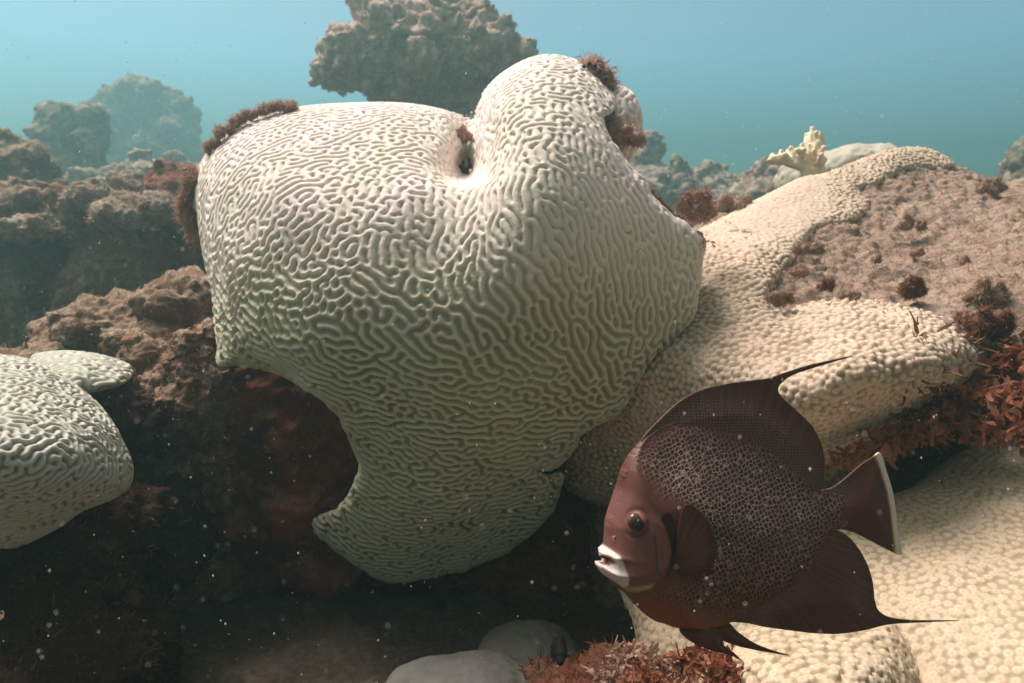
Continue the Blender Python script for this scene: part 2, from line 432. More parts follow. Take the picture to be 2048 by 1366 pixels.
def tuft(name, px, py, d, size, count, mat, label, cat, up=(0, -.35, 1), spread=.5, seed=0, curl=1.0, fil=0, group=None):
    rs = np.random.RandomState(seed); b = P(px, py, d); Vs, Fs, n = [], [], 0; u0 = np.array(up, float) / np.linalg.norm(up)
    for _ in range(count):
        o = rs.randn(3) * size * spread * np.array([1, .6, .35])
        v, f = frond(rs, b + o, up, size * (.4 + .55 * rs.rand()), curl=curl * 1.5)
        Vs.append(v); Fs.append(f + n); n += len(v)
    for k, wd, ln, cu in ((count * 10, .10, .62, 9.0), (fil, .014, .8, 2.5)):         # curled straps, then fine threads
        if not k or size < .016: continue
        pb = b + np.clip(rs.randn(k, 3), -1.6, 1.6) * size * spread * np.array([1, .6, .4])
        v, f = filaments(pb, u0 + rs.randn(k, 3) * .5, size * ln, size * wd, rs, 14, cu, .35)
        Vs.append(v); Fs.append(f + n); n += len(v)
    return mk(name, np.vstack(Vs), np.vstack(Fs), mat, label=label, cat=cat, group=group)
def clump(name, px, py, d, size, mat, label, cat='algae', up=(0, -.3, 1), seed=0, lumps=7, fil=260, tall=1.0, group=None, wide=1.0, path=None):
    rs = np.random.RandomState(seed); b = P(px, py, d); up = np.array(up, float); up /= np.linalg.norm(up); parts = []
    if path:                                               # a strip of growth along an edge
        q = smooth_poly([(x, y) for x, y, _ in path], 5, False); dz = np.interp(np.linspace(0, 1, len(q)), np.linspace(0, 1, len(path)), [p[2] for p in path])
        for (x, y), z in zip(q, dz):
            r = size * (.14 + .22 * rs.rand()); parts.append(ico(P(x, y, z) + rs.randn(3) * size * .12 + up * size * .25 * rs.rand(), (r, r, r), 2))
        lumps = 0
    for k in range(lumps):
        r = size * (.16 + .20 * rs.rand()); o = rs.randn(3) * size * .25 * np.array([wide, .7, .3]); h = rs.rand() * .8
        for t in np.linspace(0, 1, 4): parts.append(ico(b + o * (1 - .2 * t) + up * size * tall * h * t, [r * (1.1 - .35 * t)] * 3, 2))
    V, T = join(parts); V, Q = remesh(V, T, size / 14, 1); V, N = roughen(V, Q, size * .20, .38 / size, seed, 5, .7, .62)
    fil = fil * 2 if path else fil; idx = rs.choice(len(V), fil); fv, ff = filaments(V[idx] + rs.randn(fil, 3) * size * .05, N[idx] + up * .5 + rs.randn(fil, 3) * .7, size * (.42 if path else .30), size * .02, rs, 5, 3.2)
    V2, Q2 = join([(V, Q), (fv, ff)])
    return mk(name, V2, Q2, mat, label=label, cat=cat, group=group)
def ico(c, r, sub=3, rot=None):
    import bmesh
    bm = bmesh.new(); bmesh.ops.create_icosphere(bm, subdivisions=sub, radius=1)
    V = np.array([v.co[:] for v in bm.verts]); T = np.array([[v.index for v in f.verts] for f in bm.faces]); bm.free()
    V = V * np.array(r)
    if rot is not None: V = V @ np.array(rot).T
    return V + np.array(c), T
def join(parts):
    Vs, Fs, n = [], [], 0
    for v, f in parts: Vs.append(v); Fs.append(f + n); n += len(v)
    return np.vstack(Vs), np.vstack(Fs)
def blob(px, py, d, rx, ry, rd): return ico(P(px, py, d), (m_px(rx, d), rd, m_px(ry, d)))
def roughen(V, Q, amp, freq, seed, oct_=5, fine=.25, gain=.55):
    N = normals(V, Q)
    h = fbm(V * freq, oct_, seed, gain, billow=True) * 1.6 + fbm(V * freq * 6.3, 3, seed + 40, .6) * fine * 2
    V2 = V + N * (h * amp)[:, None]
    return V2, normals(V2, Q)
def rock(name, blobs, voxel, amp, freq, mat, label, seed, turf=0, tlen=.02, tmat=None, cat='rock', facing=True, fine=.25, group=None, twid=None, far=1.0, lumps=0, lsize=.3):
    blobs = [(a, b, d * far, rx, ry, rd * far) for a, b, d, rx, ry, rd in blobs]; voxel *= far; amp *= far; freq /= far; tlen *= far
    parts = [blob(*b) for b in blobs]; lr = np.random.RandomState(seed + 500)
    for _ in range(lumps):
        v, _t = parts[lr.randint(len(blobs))]; q = blobs[0][2]; c = v[lr.randint(len(v))]; r = np.ptp(v, 0).min() * .5 * lsize * (.4 + .9 * lr.rand())
        parts.append(ico(c, (r * (.8 + .5 * lr.rand()), r, r * (.7 + .4 * lr.rand())), 3))
    allv = np.vstack([v for v, _ in parts]); zl = allv[:, 2].min()
    if zl > .02 and cat == 'rock' and name == 'reef_rock':           # carry the rock down to the seabed
        lowv = allv[allv[:, 2] < zl + .35 * np.ptp(allv[:, 2])]; c = lowv.mean(0); e = np.ptp(lowv, 0) * .36; top = c[2]
        parts.append(ico((c[0], c[1], top * .4 - .05), (e[0], max(e[1], e[0] * .4), top * .6 + .08), 4))
    V, T = join(parts); V, Q = remesh(V, T, voxel, 2)
    V, N = roughen(V, Q, amp, freq, seed, fine=fine)
    o = mk(name, V, Q, mat, label=label, cat=cat, group=group)
    if turf:
        view = V - np.array([0, 0, CAMZ]); mask = (N * view).sum(1) < .25 * np.linalg.norm(view, axis=1)
        turf_on(V, N, mask, turf, tlen, twid or tlen * .09, tmat or ALGA_DARK, o, seed)
    return o, V, Q, N

# ================================================================== haze and seabed
def box(lo, hi):
    a, b = lo, hi
    V = np.array([[x, y, z] for x in (a[0], b[0]) for y in (a[1], b[1]) for z in (a[2], b[2])], float)
    return V, np.array([[0, 1, 3, 2], [4, 6, 7, 5], [0, 4, 5, 1], [2, 3, 7, 6], [0, 2, 6, 4], [1, 5, 7, 3]])
hm = bpy.data.materials.new('sea_water_haze'); hm.use_nodes = True; hm.node_tree.nodes.clear()
ho = hm.node_tree.nodes.new('ShaderNodeOutputMaterial'); hv = hm.node_tree.nodes.new('ShaderNodeVolumePrincipled')
hv.inputs['Color'].default_value = HAZE_COL + (1,); hv.inputs['Density'].default_value = HAZE_DENSITY; hv.inputs['Anisotropy'].default_value = HAZE_G
hm.node_tree.links.new(hv.outputs[0], ho.inputs['Volume'])
hzV, hzF = box((-17, -7, -1.6), (17, 21, 2.9))
mk('haze', hzV, hzF, hm, kind='stuff', smooth=False)

def ground_z(x, y):
    p = np.stack([x, y, np.zeros_like(x)], -1)
    near = np.exp(-((x + .3) ** 2 + (y - 1.2) ** 2) / 9)
    return .10 * fbm(p * 1.1, 4, 5) + .05 * fbm(p * 4, 4, 9) * near + .018 * fbm(p * 22, 3, 11) * near - .03
s1 = np.concatenate([-np.geomspace(16, 1.6, 40), np.linspace(-1.58, 1.58, 260), np.geomspace(1.6, 16, 40)])
s2 = np.concatenate([np.linspace(-6, .3, 12), np.linspace(.32, 3.2, 240), np.geomspace(3.25, 20, 60)])
gx, gy = np.meshgrid(s1, s2); gz = ground_z(gx.ravel(), gy.ravel())
nx_, ny_ = len(s1), len(s2); ii = np.arange(nx_ * ny_).reshape(ny_, nx_)
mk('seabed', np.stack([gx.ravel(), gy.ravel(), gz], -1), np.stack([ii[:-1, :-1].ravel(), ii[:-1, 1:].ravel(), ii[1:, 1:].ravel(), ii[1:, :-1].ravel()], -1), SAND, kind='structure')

# ================================================================== the big brain coral
OUT_MAIN = [(392,365),(402,330),(425,295),(460,262),(505,240),(560,223),(620,213),(700,208),(780,207),(840,212),(890,222),(925,230),(942,224),(955,200),(985,165),
 (1020,138),(1060,118),(1100,111),(1140,118),(1170,132),(1196,155),(1216,178),(1231,203),(1222,224),(1204,235),(1214,265),(1238,308),(1264,338),(1290,362),(1302,392),(1332,420),
 (1370,450),(1404,474),(1409,492),(1400,525),(1398,565),(1390,610),(1374,650),(1345,680),(1312,708),(1286,740),(1264,785),(1240,820),(1200,845),(1160,870),
 (1146,900),(1104,938),(1062,930),(1096,950),(1124,948),(1117,985),(1100,1025),(1060,1068),(1000,1108),(940,1135),(870,1150),(800,1162),(758,1154),(700,1120),
 (655,1084),(626,1056),(630,1038),(654,1030),(690,1005),(713,965),(720,930),(706,890),(690,850),(662,812),(620,780),(572,752),(530,738),(480,728),(438,728),
 (438,690),(432,650),(427,590),(415,540),(405,490),(396,430),(390,392)]
OCC = OUT_MAIN[70:] + OUT_MAIN[:23]
f_main = tps([(850,500,1.09),(700,240,1.29),(560,262,1.29),(460,320,1.28),(420,450,1.24),(445,650,1.2),(850,255,1.28),(935,250,1.31),
 (930,400,1.12),(1100,160,1.22),(1100,260,1.11),(1000,230,1.18),(1190,210,1.2),(1240,350,1.15),(1380,480,1.2),(1390,600,1.21),(1100,480,1.05),(600,500,1.11),
 (600,700,1.11),(900,700,1.08),(1250,750,1.2),(900,900,1.18),(750,900,1.22),(1100,900,1.25),(700,1080,1.36),(900,1130,1.42),(1050,1050,1.38),(900,1030,1.28),
 (650,1050,1.38),(700,350,1.16),(550,370,1.16),(480,500,1.16),(1010,360,1.08),(840,370,1.13)])
def front_main(x, y, e):
    d = f_main(x, y)
    occ = seg_dist(x, y, OCC, closed=False)
    d = d + .075 * (1 - prof(occ / 70)) + .012 * (1 - prof(e / 13))
    lip = 1 / (1 + np.exp(-(366 - y) / 5))
    d = d + .12 * np.exp(-((x - 938 + (y - 300) * .06) / 30) ** 2) * lip
    d = d + .12 * np.exp(-(((x - 926) / 42) ** 2 + ((y - 336) / 34) ** 2)) * lip
    return d
def back_main(x, y, e): return f_main(x, y) + .10 + .10 * prof(e / 160)
so = smooth_poly(OUT_MAIN, 6)
_d = seg_dist(so[:, 0], so[:, 1], OCC, False); _t = np.roll(so, -1, 0) - np.roll(so, 1, 0); _n = np.stack([-_t[:, 1], _t[:, 0]], -1) / (np.linalg.norm(_t, axis=1, keepdims=True) + 1e-9)
_k = np.arange(len(so)); _p = np.stack([_k * .13, _k * 0, _k * 0], -1)        # the growing rim is ragged and scalloped
so = so + _n * ((9 * fbm(_p, 3, 14) + 3.5 * pnoise(_p * 4.1, 15)) * sstep(6, 40, _d))[:, None]
V, T = closed_hf(so, front_main, back_main, 8)
V, T = join([(V, T), ico(P(1236, 256, 1.36), (m_px(45, 1.36), .07, m_px(78, 1.36)), 4)])
VOX = .0019
V, Q = remesh(V, T, VOX, 3)
px, py, dd = px_of(V); N = normals(V, Q)
# preferred run of the ridges, by picture position (angle in degrees from horizontal, clockwise)
DIRS = [(930,420,90,1.5),(850,430,78,1.3),(790,470,80,.9),(1000,420,68,1.5),(1060,470,62,1.5),(930,520,88,1.4),(1010,540,72,1.5),(1100,560,60,1.5),(1160,470,62,1.4),(1220,560,58,1.4),(1300,480,66,1.3),(1320,600,70,1.2),
 (1060,660,58,1.3),(1180,680,54,1.3),(1260,720,52,1.2),(1100,790,40,1.1),(960,680,50,.9),(700,440,108,1.0),(600,430,112,.9),(500,400,125,.9),(440,380,115,.9),(620,300,140,.7),(520,280,140,.7),(780,290,150,.5),(700,240,20,.4),
 (450,520,10,.8),(450,640,8,1),(560,600,15,.6),(600,700,25,.9),(720,760,25,1),(850,700,40,.8),(850,850,25,1),(980,880,25,1),(1100,870,30,.9),(850,960,8,1),(1000,1000,20,.9),(750,1080,15,1),(950,1080,160,1),
 (1100,180,90,.5),(1180,280,70,.7),(1020,260,110,.7),(1080,340,65,.8),(1240,400,62,1.0),(870,290,30,.7)]
num = np.zeros((len(V), 2)); den = np.zeros(len(V))
for (a, b, ang, k) in DIRS:
    wgt = 1 / (((px - a) ** 2 + (py - b) ** 2) / 70 ** 2 + .3) ** 2
    num += (wgt * k)[:, None] * np.array([math.cos(2 * math.radians(ang)), math.sin(2 * math.radians(ang))]); den += wgt
num /= den[:, None]; amp = np.clip(np.hypot(num[:, 0], num[:, 1]), 0, 1) ** 1.5 * (.45 + .55 * np.exp(-(((px - 1090) / 240) ** 2 + ((py - 520) / 190) ** 2) ** 2)); th = .5 * np.arctan2(num[:, 1], num[:, 0])
DV = np.stack([np.cos(th), np.sin(th) * -SP, -np.sin(th) * CP], -1)
DV -= N * (DV * N).sum(1, keepdims=True); DV /= np.linalg.norm(DV, axis=1, keepdims=True) + 1e-9; DV *= np.sqrt(amp)[:, None]
low = sstep(430, 640, py) * sstep(0, 1, (dd < 9))
def unit(u): return np.clip((u - np.percentile(u, 3)) / (np.percentile(u, 97) - np.percentile(u, 3)), 0, 1)
ua, ub = meander(V, Q, 8.4, .26 + .12 * low, DV, .54, 34, 4)
ridge = (1 - low) * (.5 * prof(unit(ua)) + .5 * prof(unit(ub))) + low * (.15 * unit(ua) + .85 * unit(ub) ** 2.1)
tissue = sstep(8, 26, np.hypot((px - 928) / 1.0, (py - 322) / 1.8))
V = V + N * (((.0056 + .0012 * low) * ridge - .003) * (.25 + .75 * tissue))[:, None]
V += N * (.0006 * fbm(V * 260, 2, 3))[:, None]
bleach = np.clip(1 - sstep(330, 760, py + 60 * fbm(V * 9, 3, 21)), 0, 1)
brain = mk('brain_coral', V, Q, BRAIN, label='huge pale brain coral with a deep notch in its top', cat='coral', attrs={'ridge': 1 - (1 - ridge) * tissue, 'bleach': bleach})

# ================================================================== smaller brain corals at the left
def brain_small(name, outline, ctrl, voxel, lam, height, label, seed, mat, thick=.12, R=60, T_=.04):
    f = tps(ctrl); so = smooth_poly(outline, 5)
    V, T = closed_hf(so, lambda x, y, e: f(x, y) + T_ * (1 - prof(e / R)), lambda x, y, e: f(x, y) + T_ + .02 + thick * prof(e / 120), 6)
    V, Q = remesh(V, T, voxel, 2); N = normals(V, Q)
    DV = np.zeros_like(V); u = meander(V, Q, lam, .12, DV, 0, 30, seed); t = unit(u[0]); t2 = unit(u[1])
    r = .3 * prof(t) + .3 * prof(t2) + .4 * t2; V = V + N * (height * r - height * .4)[:, None]
    return mk(name, V, Q, mat, label=label, cat='coral', attrs={'ridge': .25 + .75 * t2 ** 1.1, 'bleach': np.clip(N[:, 2] * 0 + .6, 0, 1)})
brain_small('brain_coral', [(-140,735),(-60,712),(0,713),(45,719),(92,736),(140,766),(190,806),(224,850),(244,888),(261,930),(258,966),(232,990),(200,1004),(160,1020),(118,1050),(60,1080),(0,1104),(-80,1130),(-160,1120),(-190,900)],
 [(-100,730,1.04),(0,740,1.0),(120,790,.98),(220,880,.96),(250,940,.97),(0,850,.83),(120,900,.85),(0,950,.80),(100,1020,.88),(0,1080,.93),(-100,900,.80),(-100,1080,.95)], .00145, 8.0, .0056,
 'pale brain coral dome at the left edge of the photo', 8, BRAIN_LEFT, .12, 110, .07)
brain_small('brain_coral', [(64,716),(100,706),(150,705),(200,712),(250,728),(264,742),(250,762),(210,775),(165,782),(120,770),(80,745)],
 [(64,720,1.34),(160,706,1.36),(250,735,1.36),(160,740,1.20),(180,780,1.16),(100,760,1.18),(230,765,1.2)], .0022, 7, .0062,
 'small low cream brain coral just behind the pale dome at the left', 9, BRAIN_LEFT, .06, 30, .03)

# ================================================================== right boulder and its star corals
f_r1 = tps([(1250,470,1.62),(1430,445,1.64),(1540,390,1.76),(1660,350,1.9),(1800,305,2.05),(1900,330,2.1),(2048,365,2.0),(2150,380,2.0),(1500,520,1.42),(1600,450,1.6),(1750,420,1.74),(1900,450,1.66),
 (2048,480,1.52),(2150,480,1.5),(1450,620,1.3),(1600,600,1.34),(1800,590,1.36),(2000,620,1.27),(2150,620,1.25),(1300,700,1.28),(1500,750,1.14),(1700,720,1.06),(1850,720,1.08),(1960,760,1.2),(2060,780,1.27),
 (1300,900,1.34),(1500,880,1.17),(1650,880,1.14),(1780,860,1.22),(2000,860,1.42),(1300,1050,1.46),(1600,1050,1.36),(1900,960,1.5),(2150,960,1.5),(1250,1250,1.5),(1700,1250,1.45),(2150,1250,1.45)])
OUT_R1 = [(1200,520),(1280,478),(1380,462),(1430,444),(1480,420),(1540,392),(1600,362),(1660,350),(1740,320),(1800,304),(1850,304),(1900,326),(1955,348),(2000,368),(2060,360),(2180,350),(2200,700),(2200,1300),(1700,1300),(1250,1300),(1180,1000)]
V, T = closed_hf(smooth_poly(OUT_R1, 10), lambda x, y, e: f_r1(x, y) + .05 * (1 - prof(e / 40)), lambda x, y, e: f_r1(x, y) + .12 + .4 * prof(e / 250), 12)
V, Q = remesh(V, T, .0052, 3); px, py, dd = px_of(V)
V, N = roughen(V, Q, .015, 8, 31, 6, .5, .64)
boulder = mk('reef_boulder', V, Q, ROCK_PALE, label='big dusty pinkish dead coral boulder at the right, partly overgrown by knobbly coral', cat='rock')
px, py, dd = px_of(V)
facing = (N * (V - np.array([0, 0, CAMZ]))).sum(1) < 0
turf_on(V, N, facing & (py > 440 + 60 * fbm(V * 5, 2, 3)), 5200, .012, .0011, ALGA_BROWN, boulder, 5)
turf_on(V, N, facing & (py > 660) & (px > 1800), 3500, .03, .003, ALGA_DARK, boulder, 6)

OUT_A = [(1200,560),(1300,500),(1380,468),(1430,442),(1480,416),(1540,386),(1600,356),(1660,344),(1740,313),(1800,297),(1850,298),(1888,312),(1908,330),(1880,338),(1842,337),(1800,344),(1775,359),(1746,373),(1716,380),
 (1734,401),(1734,422),(1704,443),(1659,451),(1634,458),(1617,476),(1604,490),(1594,514),(1576,532),(1556,560),(1540,580),(1538,605),(1554,621),(1584,622),(1617,607),(1667,597),(1725,600),(1788,609),(1842,620),
 (1888,639),(1925,664),(1950,694),(1951,724),(1934,766),(1885,802),(1805,850),(1765,892),(1720,930),(1660,985),(1560,1020),(1400,1030),(1250,1020),(1130,970),(1130,860),(1180,700)]
def front_a(x, y, e):
    lobe = sstep(560, 700, y)
    return f_r1(x, y) - (.034 + .018 * lobe) * prof(e / (24 + 42 * lobe)) + .006
V, T = closed_hf(smooth_poly(OUT_A, 7), front_a, lambda x, y, e: f_r1(x, y) + .05, 8)
V, Q = remesh(V, T, .0026, 3); N = normals(V, Q)
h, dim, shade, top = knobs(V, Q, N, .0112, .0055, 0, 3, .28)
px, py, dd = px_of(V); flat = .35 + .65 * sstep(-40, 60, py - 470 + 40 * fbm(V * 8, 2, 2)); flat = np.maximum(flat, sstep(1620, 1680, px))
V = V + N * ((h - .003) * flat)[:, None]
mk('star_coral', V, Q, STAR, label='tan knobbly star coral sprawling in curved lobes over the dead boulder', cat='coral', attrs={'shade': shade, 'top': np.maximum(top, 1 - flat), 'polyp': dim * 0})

f_b = tps([(1230,1200,1.08),(1300,1366,.98),(1700,1010,1.12),(1850,920,1.22),(2048,880,1.2),(2150,880,1.2),(2048,1060,1.0),(1900,1150,.93),(2048,1366,.78),(1800,1366,.84),(1500,1200,.97),(1830,1010,1.1),(2150,1300,.78),(1600,1366,.88)])
OUT_B = [(1235,1150),(1268,1240),(1290,1330),(1300,1440),(1700,1450),(2180,1450),(2190,1100),(2180,860),(2060,858),(1960,882),(1880,932),(1800,985),(1700,1000),(1560,1040),(1380,1090)]
V, T = closed_hf(smooth_poly(OUT_B, 9), lambda x, y, e: f_b(x, y) + .03 * (1 - prof(e / 40)), lambda x, y, e: f_b(x, y) + .09 + .3 * prof(e / 220), 9)
V, Q = remesh(V, T, .0024, 3); N = normals(V, Q)
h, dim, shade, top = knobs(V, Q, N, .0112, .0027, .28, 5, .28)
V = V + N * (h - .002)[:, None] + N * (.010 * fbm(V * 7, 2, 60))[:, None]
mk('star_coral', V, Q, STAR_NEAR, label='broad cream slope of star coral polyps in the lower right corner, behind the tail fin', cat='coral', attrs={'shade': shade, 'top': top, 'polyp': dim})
f_c = tps([(1440,1420,.80),(1470,1280,.84),(1640,1245,.86),(1800,1250,.86),(1640,1330,.755),(1740,1366,.74),(1560,1366,.74),(1850,1420,.8),(1640,1420,.70)])
OUT_C = [(1420,1470),(1440,1330),(1480,1270),(1560,1250),(1680,1236),(1775,1232),(1808,1268),(1834,1320),(1850,1380),(1870,1470)]
V, T = closed_hf(smooth_poly(OUT_C, 7), lambda x, y, e: f_c(x, y) + .05 * (1 - prof(e / 60)), lambda x, y, e: f_c(x, y) + .12, 7)
V, Q = remesh(V, T, .0018, 3); N = normals(V, Q)
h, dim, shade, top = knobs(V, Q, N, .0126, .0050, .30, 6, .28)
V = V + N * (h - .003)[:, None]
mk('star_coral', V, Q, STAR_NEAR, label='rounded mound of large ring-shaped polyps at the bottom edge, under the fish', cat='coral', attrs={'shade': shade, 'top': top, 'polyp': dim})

# ================================================================== rocks
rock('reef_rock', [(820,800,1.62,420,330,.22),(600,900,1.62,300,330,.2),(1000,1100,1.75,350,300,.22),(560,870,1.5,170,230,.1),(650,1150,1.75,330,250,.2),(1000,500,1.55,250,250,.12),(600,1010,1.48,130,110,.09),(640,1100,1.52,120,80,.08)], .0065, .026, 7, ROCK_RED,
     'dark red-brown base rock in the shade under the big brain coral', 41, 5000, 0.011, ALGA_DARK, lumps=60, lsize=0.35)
rock('reef_rock', [(400,790,1.40,75,105,.08),(350,800,1.45,85,80,.08),(420,920,1.48,100,110,.08),(420,700,1.42,26,60,.05),(300,740,1.5,60,60,.06),(330,950,1.5,110,90,.1)], .0045, .022, 11, ROCK,
     'brown rock ridge left of the big brain coral, with a reddish crest', 42, 2500, 0.009, ALGA_BROWN, fine=.35, lumps=45, lsize=0.35)
rock('reef_rock', [(250,660,1.85,150,75,.15),(370,610,1.8,100,60,.12),(160,670,1.9,80,60,.12),(330,690,1.75,130,60,.1),(60,740,1.7,90,50,.15)], .0055, .026, 8, ROCK,
     'tan algae-covered rock mound above the small cream brain coral', 43, 3500, 0.01, ALGA_BROWN, lumps=60, lsize=0.35)
_w = rock('reef_rock', [(100,560,2.35,260,140,.2),(300,530,2.3,150,120,.2),(360,440,2.15,70,110,.15),(60,640,2.4,220,120,.2)], .008, .035, 5, ROCK_RED,
     'dark shaded rock wall at the left, below the tan ledge', 44, 3500, 0.012, ALGA_DARK, far=1.4, lumps=60, lsize=0.35)
WALL = _w[1:]
rock('reef_rock', [(210,420,2.1,95,45,.14),(290,425,2.1,80,38,.12),(350,430,2.05,60,40,.1),(170,440,2.12,80,40,.12)], .006, .026, 8, ROCK,
     'tan rock ledge with pale dusty top at the left of the big brain coral', 45, 2500, 0.01, ALGA_BROWN, far=1.4, lumps=60, lsize=0.45)
rock('reef_rock', [(35,420,2.0,75,50,.14),(-30,440,2.0,90,70,.15),(60,470,2.1,90,60,.1)], .006, .026, 8, ROCK,
     'tan hummock of rock at the left edge, above the dark wall', 46, 2000, 0.01, ALGA_BROWN, far=1.5, lumps=40, lsize=0.45)
RUBBLE = rock_mat('pale_rubble', (.40, .29, .22), (.27, .17, .13), (.60, .53, .44), (.54, .45, .36), 10, .46)
for k, (a, b, rx, ry, d, lab) in enumerate([
    (172,392,52,34,2.75,'pale knobbly boulder of rubble directly below the dark square-topped pillar'),
    (236,428,62,30,2.55,'grey-topped rubble boulder above the pale crust on the dark wall'),
    (312,412,50,34,2.6,'tan rubble boulder between the grey-topped one and the reddish algae of the brain coral'),
    (262,368,46,26,3.1,'small pale rubble stone in the haze behind the grey-topped boulder'),
    (352,372,40,26,3.0,'small tan rubble stone near the left shoulder of the brain coral'),
    (70,452,60,30,2.6,'low tan rubble stone on the ledge near the left edge')]):
    rock('rubble_boulder', [(a,b,d,rx*.8,ry*.8,.09),(a-rx*.35,b+ry*.3,d,rx*.55,ry*.6,.08),(a+rx*.4,b+ry*.25,d,rx*.5,ry*.6,.08)], .006, .026, 9, RUBBLE, lab, 90 + k, 900, .012, ALGA_BROWN, lumps=16, lsize=.5, group='rubble boulders on the left ledge')
rock('reef_rock', [(210,380,2.7,70,38,.15),(300,370,2.9,70,45,.15),(360,360,3.0,80,40,.2),(270,400,2.8,130,40,.15)], .008, .035, 7, ROCK_FAR,
     'hazy rubble ledge behind the tan ledge at the left', 47, 2000, 0.01, ALGA_BROWN, far=2.3, lumps=60, lsize=0.5)
rock('reef_rock', [(145,275,3.0,62,62,.14),(140,330,3.0,68,66,.14),(150,400,3.0,80,60,.14),(120,225,3.0,35,16,.08),(170,230,3.0,35,18,.08)], .008, .03, 6, ROCK_FAR,
     'dark square-topped pillar of rock at the far left', 48, 2500, 0.012, ALGA_DARK, far=2.5, lumps=60, lsize=0.3)
rock('reef_rock', [(20,330,2.3,75,45,.14),(-30,320,2.3,90,50,.2),(60,370,2.3,50,40,.1),(40,390,2.3,90,40,.15)], .007, .025, 7, ROCK,
     'rounded brown rock at the left edge in front of the dark pillar', 49, 2200, 0.01, ALGA_BROWN, far=1.7, lumps=50, lsize=0.4)
rock('reef_rock', [(270,250,5.2,75,75,.35),(340,270,5.3,55,80,.3),(310,340,5.2,110,90,.4),(230,300,5.2,50,80,.3)], .016, .09, 3, ROCK_FAR,
     'faint tall rock fading into the blue water at the far left', 50, 1500, 0.03, ALGA_BROWN, far=2.9, lumps=40, lsize=0.3)
rock('reef_rock', [(60,1110,1.12,190,80,.12),(200,1060,1.2,120,110,.10),(-60,1050,1.05,160,120,.12),(240,860,1.32,70,90,.08),(190,820,1.36,90,60,.08),(310,1080,1.35,110,120,.1),(120,1320,1.02,190,90,.1),(150,1190,1.1,120,70,.1)], .005, .024, 10, ROCK_SHADE,
     'dark rock in the shade under the pale dome at the left', 56, 3000, .012, ALGA_DARK, lumps=40, lsize=.35)  # dome's base rock, extended to shade and cover the sunlit sand
# the overhanging head behind the brain coral
rock('reef_rock', [(728,120,2.35,68,66,.18),(800,70,2.4,95,62,.22),(890,60,2.45,110,65,.22),(900,5,2.5,60,36,.15),(970,115,2.4,85,66,.2),(860,140,2.4,110,75,.2),(830,210,2.5,95,60,.2),(930,200,2.5,120,70,.2),(860,330,2.6,130,110,.25),(705,85,2.4,45,38,.12),(1035,115,2.4,36,36,.12),(668,150,2.35,34,26,.1)],
     .0075, .042, 6.5, rock_mat('reef_head_rock', (.60, .39, .31), (.42, .26, .205), (.78, .68, .58), (.66, .46, .36), 5, .46), 'big lumpy mushroom-shaped coral head behind the brain coral, reaching the top of the photo', 51, 5000, 0.01, ALGA_BROWN, fine=.4, far=2.0, lumps=190, lsize=0.30)
rock('reef_rock', [(1330,390,3.0,90,60,.2),(1420,385,3.2,80,45,.2),(1290,330,3.1,35,70,.12),(1400,430,3.0,150,60,.2)], .008, .04, 6, ROCK_FAR,
     'hazy brown rock behind the right edge of the brain coral', 52, 2500, 0.012, ALGA_BROWN, far=2.8, lumps=50, lsize=0.4)
rock('reef_rock', [(1540,365,2.7,42,36,.1),(1510,400,2.7,60,40,.12),(1600,380,2.6,70,40,.1)], .008, .03, 7, ROCK_FAR,
     'hazy rock directly below the finger-branched fire coral', 53, 1000, 0.01, ALGA_BROWN, far=2.2, lumps=30, lsize=0.4)
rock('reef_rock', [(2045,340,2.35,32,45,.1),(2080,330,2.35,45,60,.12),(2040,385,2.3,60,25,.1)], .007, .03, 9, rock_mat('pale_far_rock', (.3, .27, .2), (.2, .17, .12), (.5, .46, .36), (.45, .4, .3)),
     'pale lumpy rock cut by the right edge of the photo', 54, 800, 0.009, ALGA_BROWN, far=2.0, lumps=40, lsize=0.4)
rock('reef_rock', [(1250,1380,1.0,120,60,.08),(1380,1375,.98,110,48,.07),(1130,1385,1.02,90,40,.08),(1500,1390,.9,60,35,.05)], .004, .014, 16, ROCK_RED,
     'red-brown rubble along the bottom edge, left of the polyp mound', 55, 2200, .012, ALGA_RED)

# smooth mounds
def mound(blobs, voxel, label, seed, mat=MOUND, amp=.004):
    V, T = join([blob(*b) for b in blobs]); V, Q = remesh(V, T, voxel, 3); V, N = roughen(V, Q, amp * 2, 6, seed, 4, .16)
    pit = pnoise(V * 55, seed + 3); V = V - N * (.004 * sstep(.38, .6, pit))[:, None]
    return mk('smooth_coral', V, Q, mat, label=label, cat='coral')
m1 = mound([(925,1440,1.02,205,100,.13)], .004, 'smooth grey coral dome cut by the bottom edge, left of the red rubble', 61)
m2 = mound([(1060,1328,1.16,110,72,.1)], .004, 'dim smooth coral dome in the shade behind the grey dome at the bottom', 62, plain_mat('dim_coral', (.15, .145, .13), (.12, .115, .10)), .003)
mound([(1720,345,2.5,110,58,.16),(1640,360,2.55,90,60,.14)], .007, 'smooth pale hazy coral mound behind the fire coral', 63, plain_mat('pale_mound', (.46, .43, .34), (.38, .36, .28)), .008)
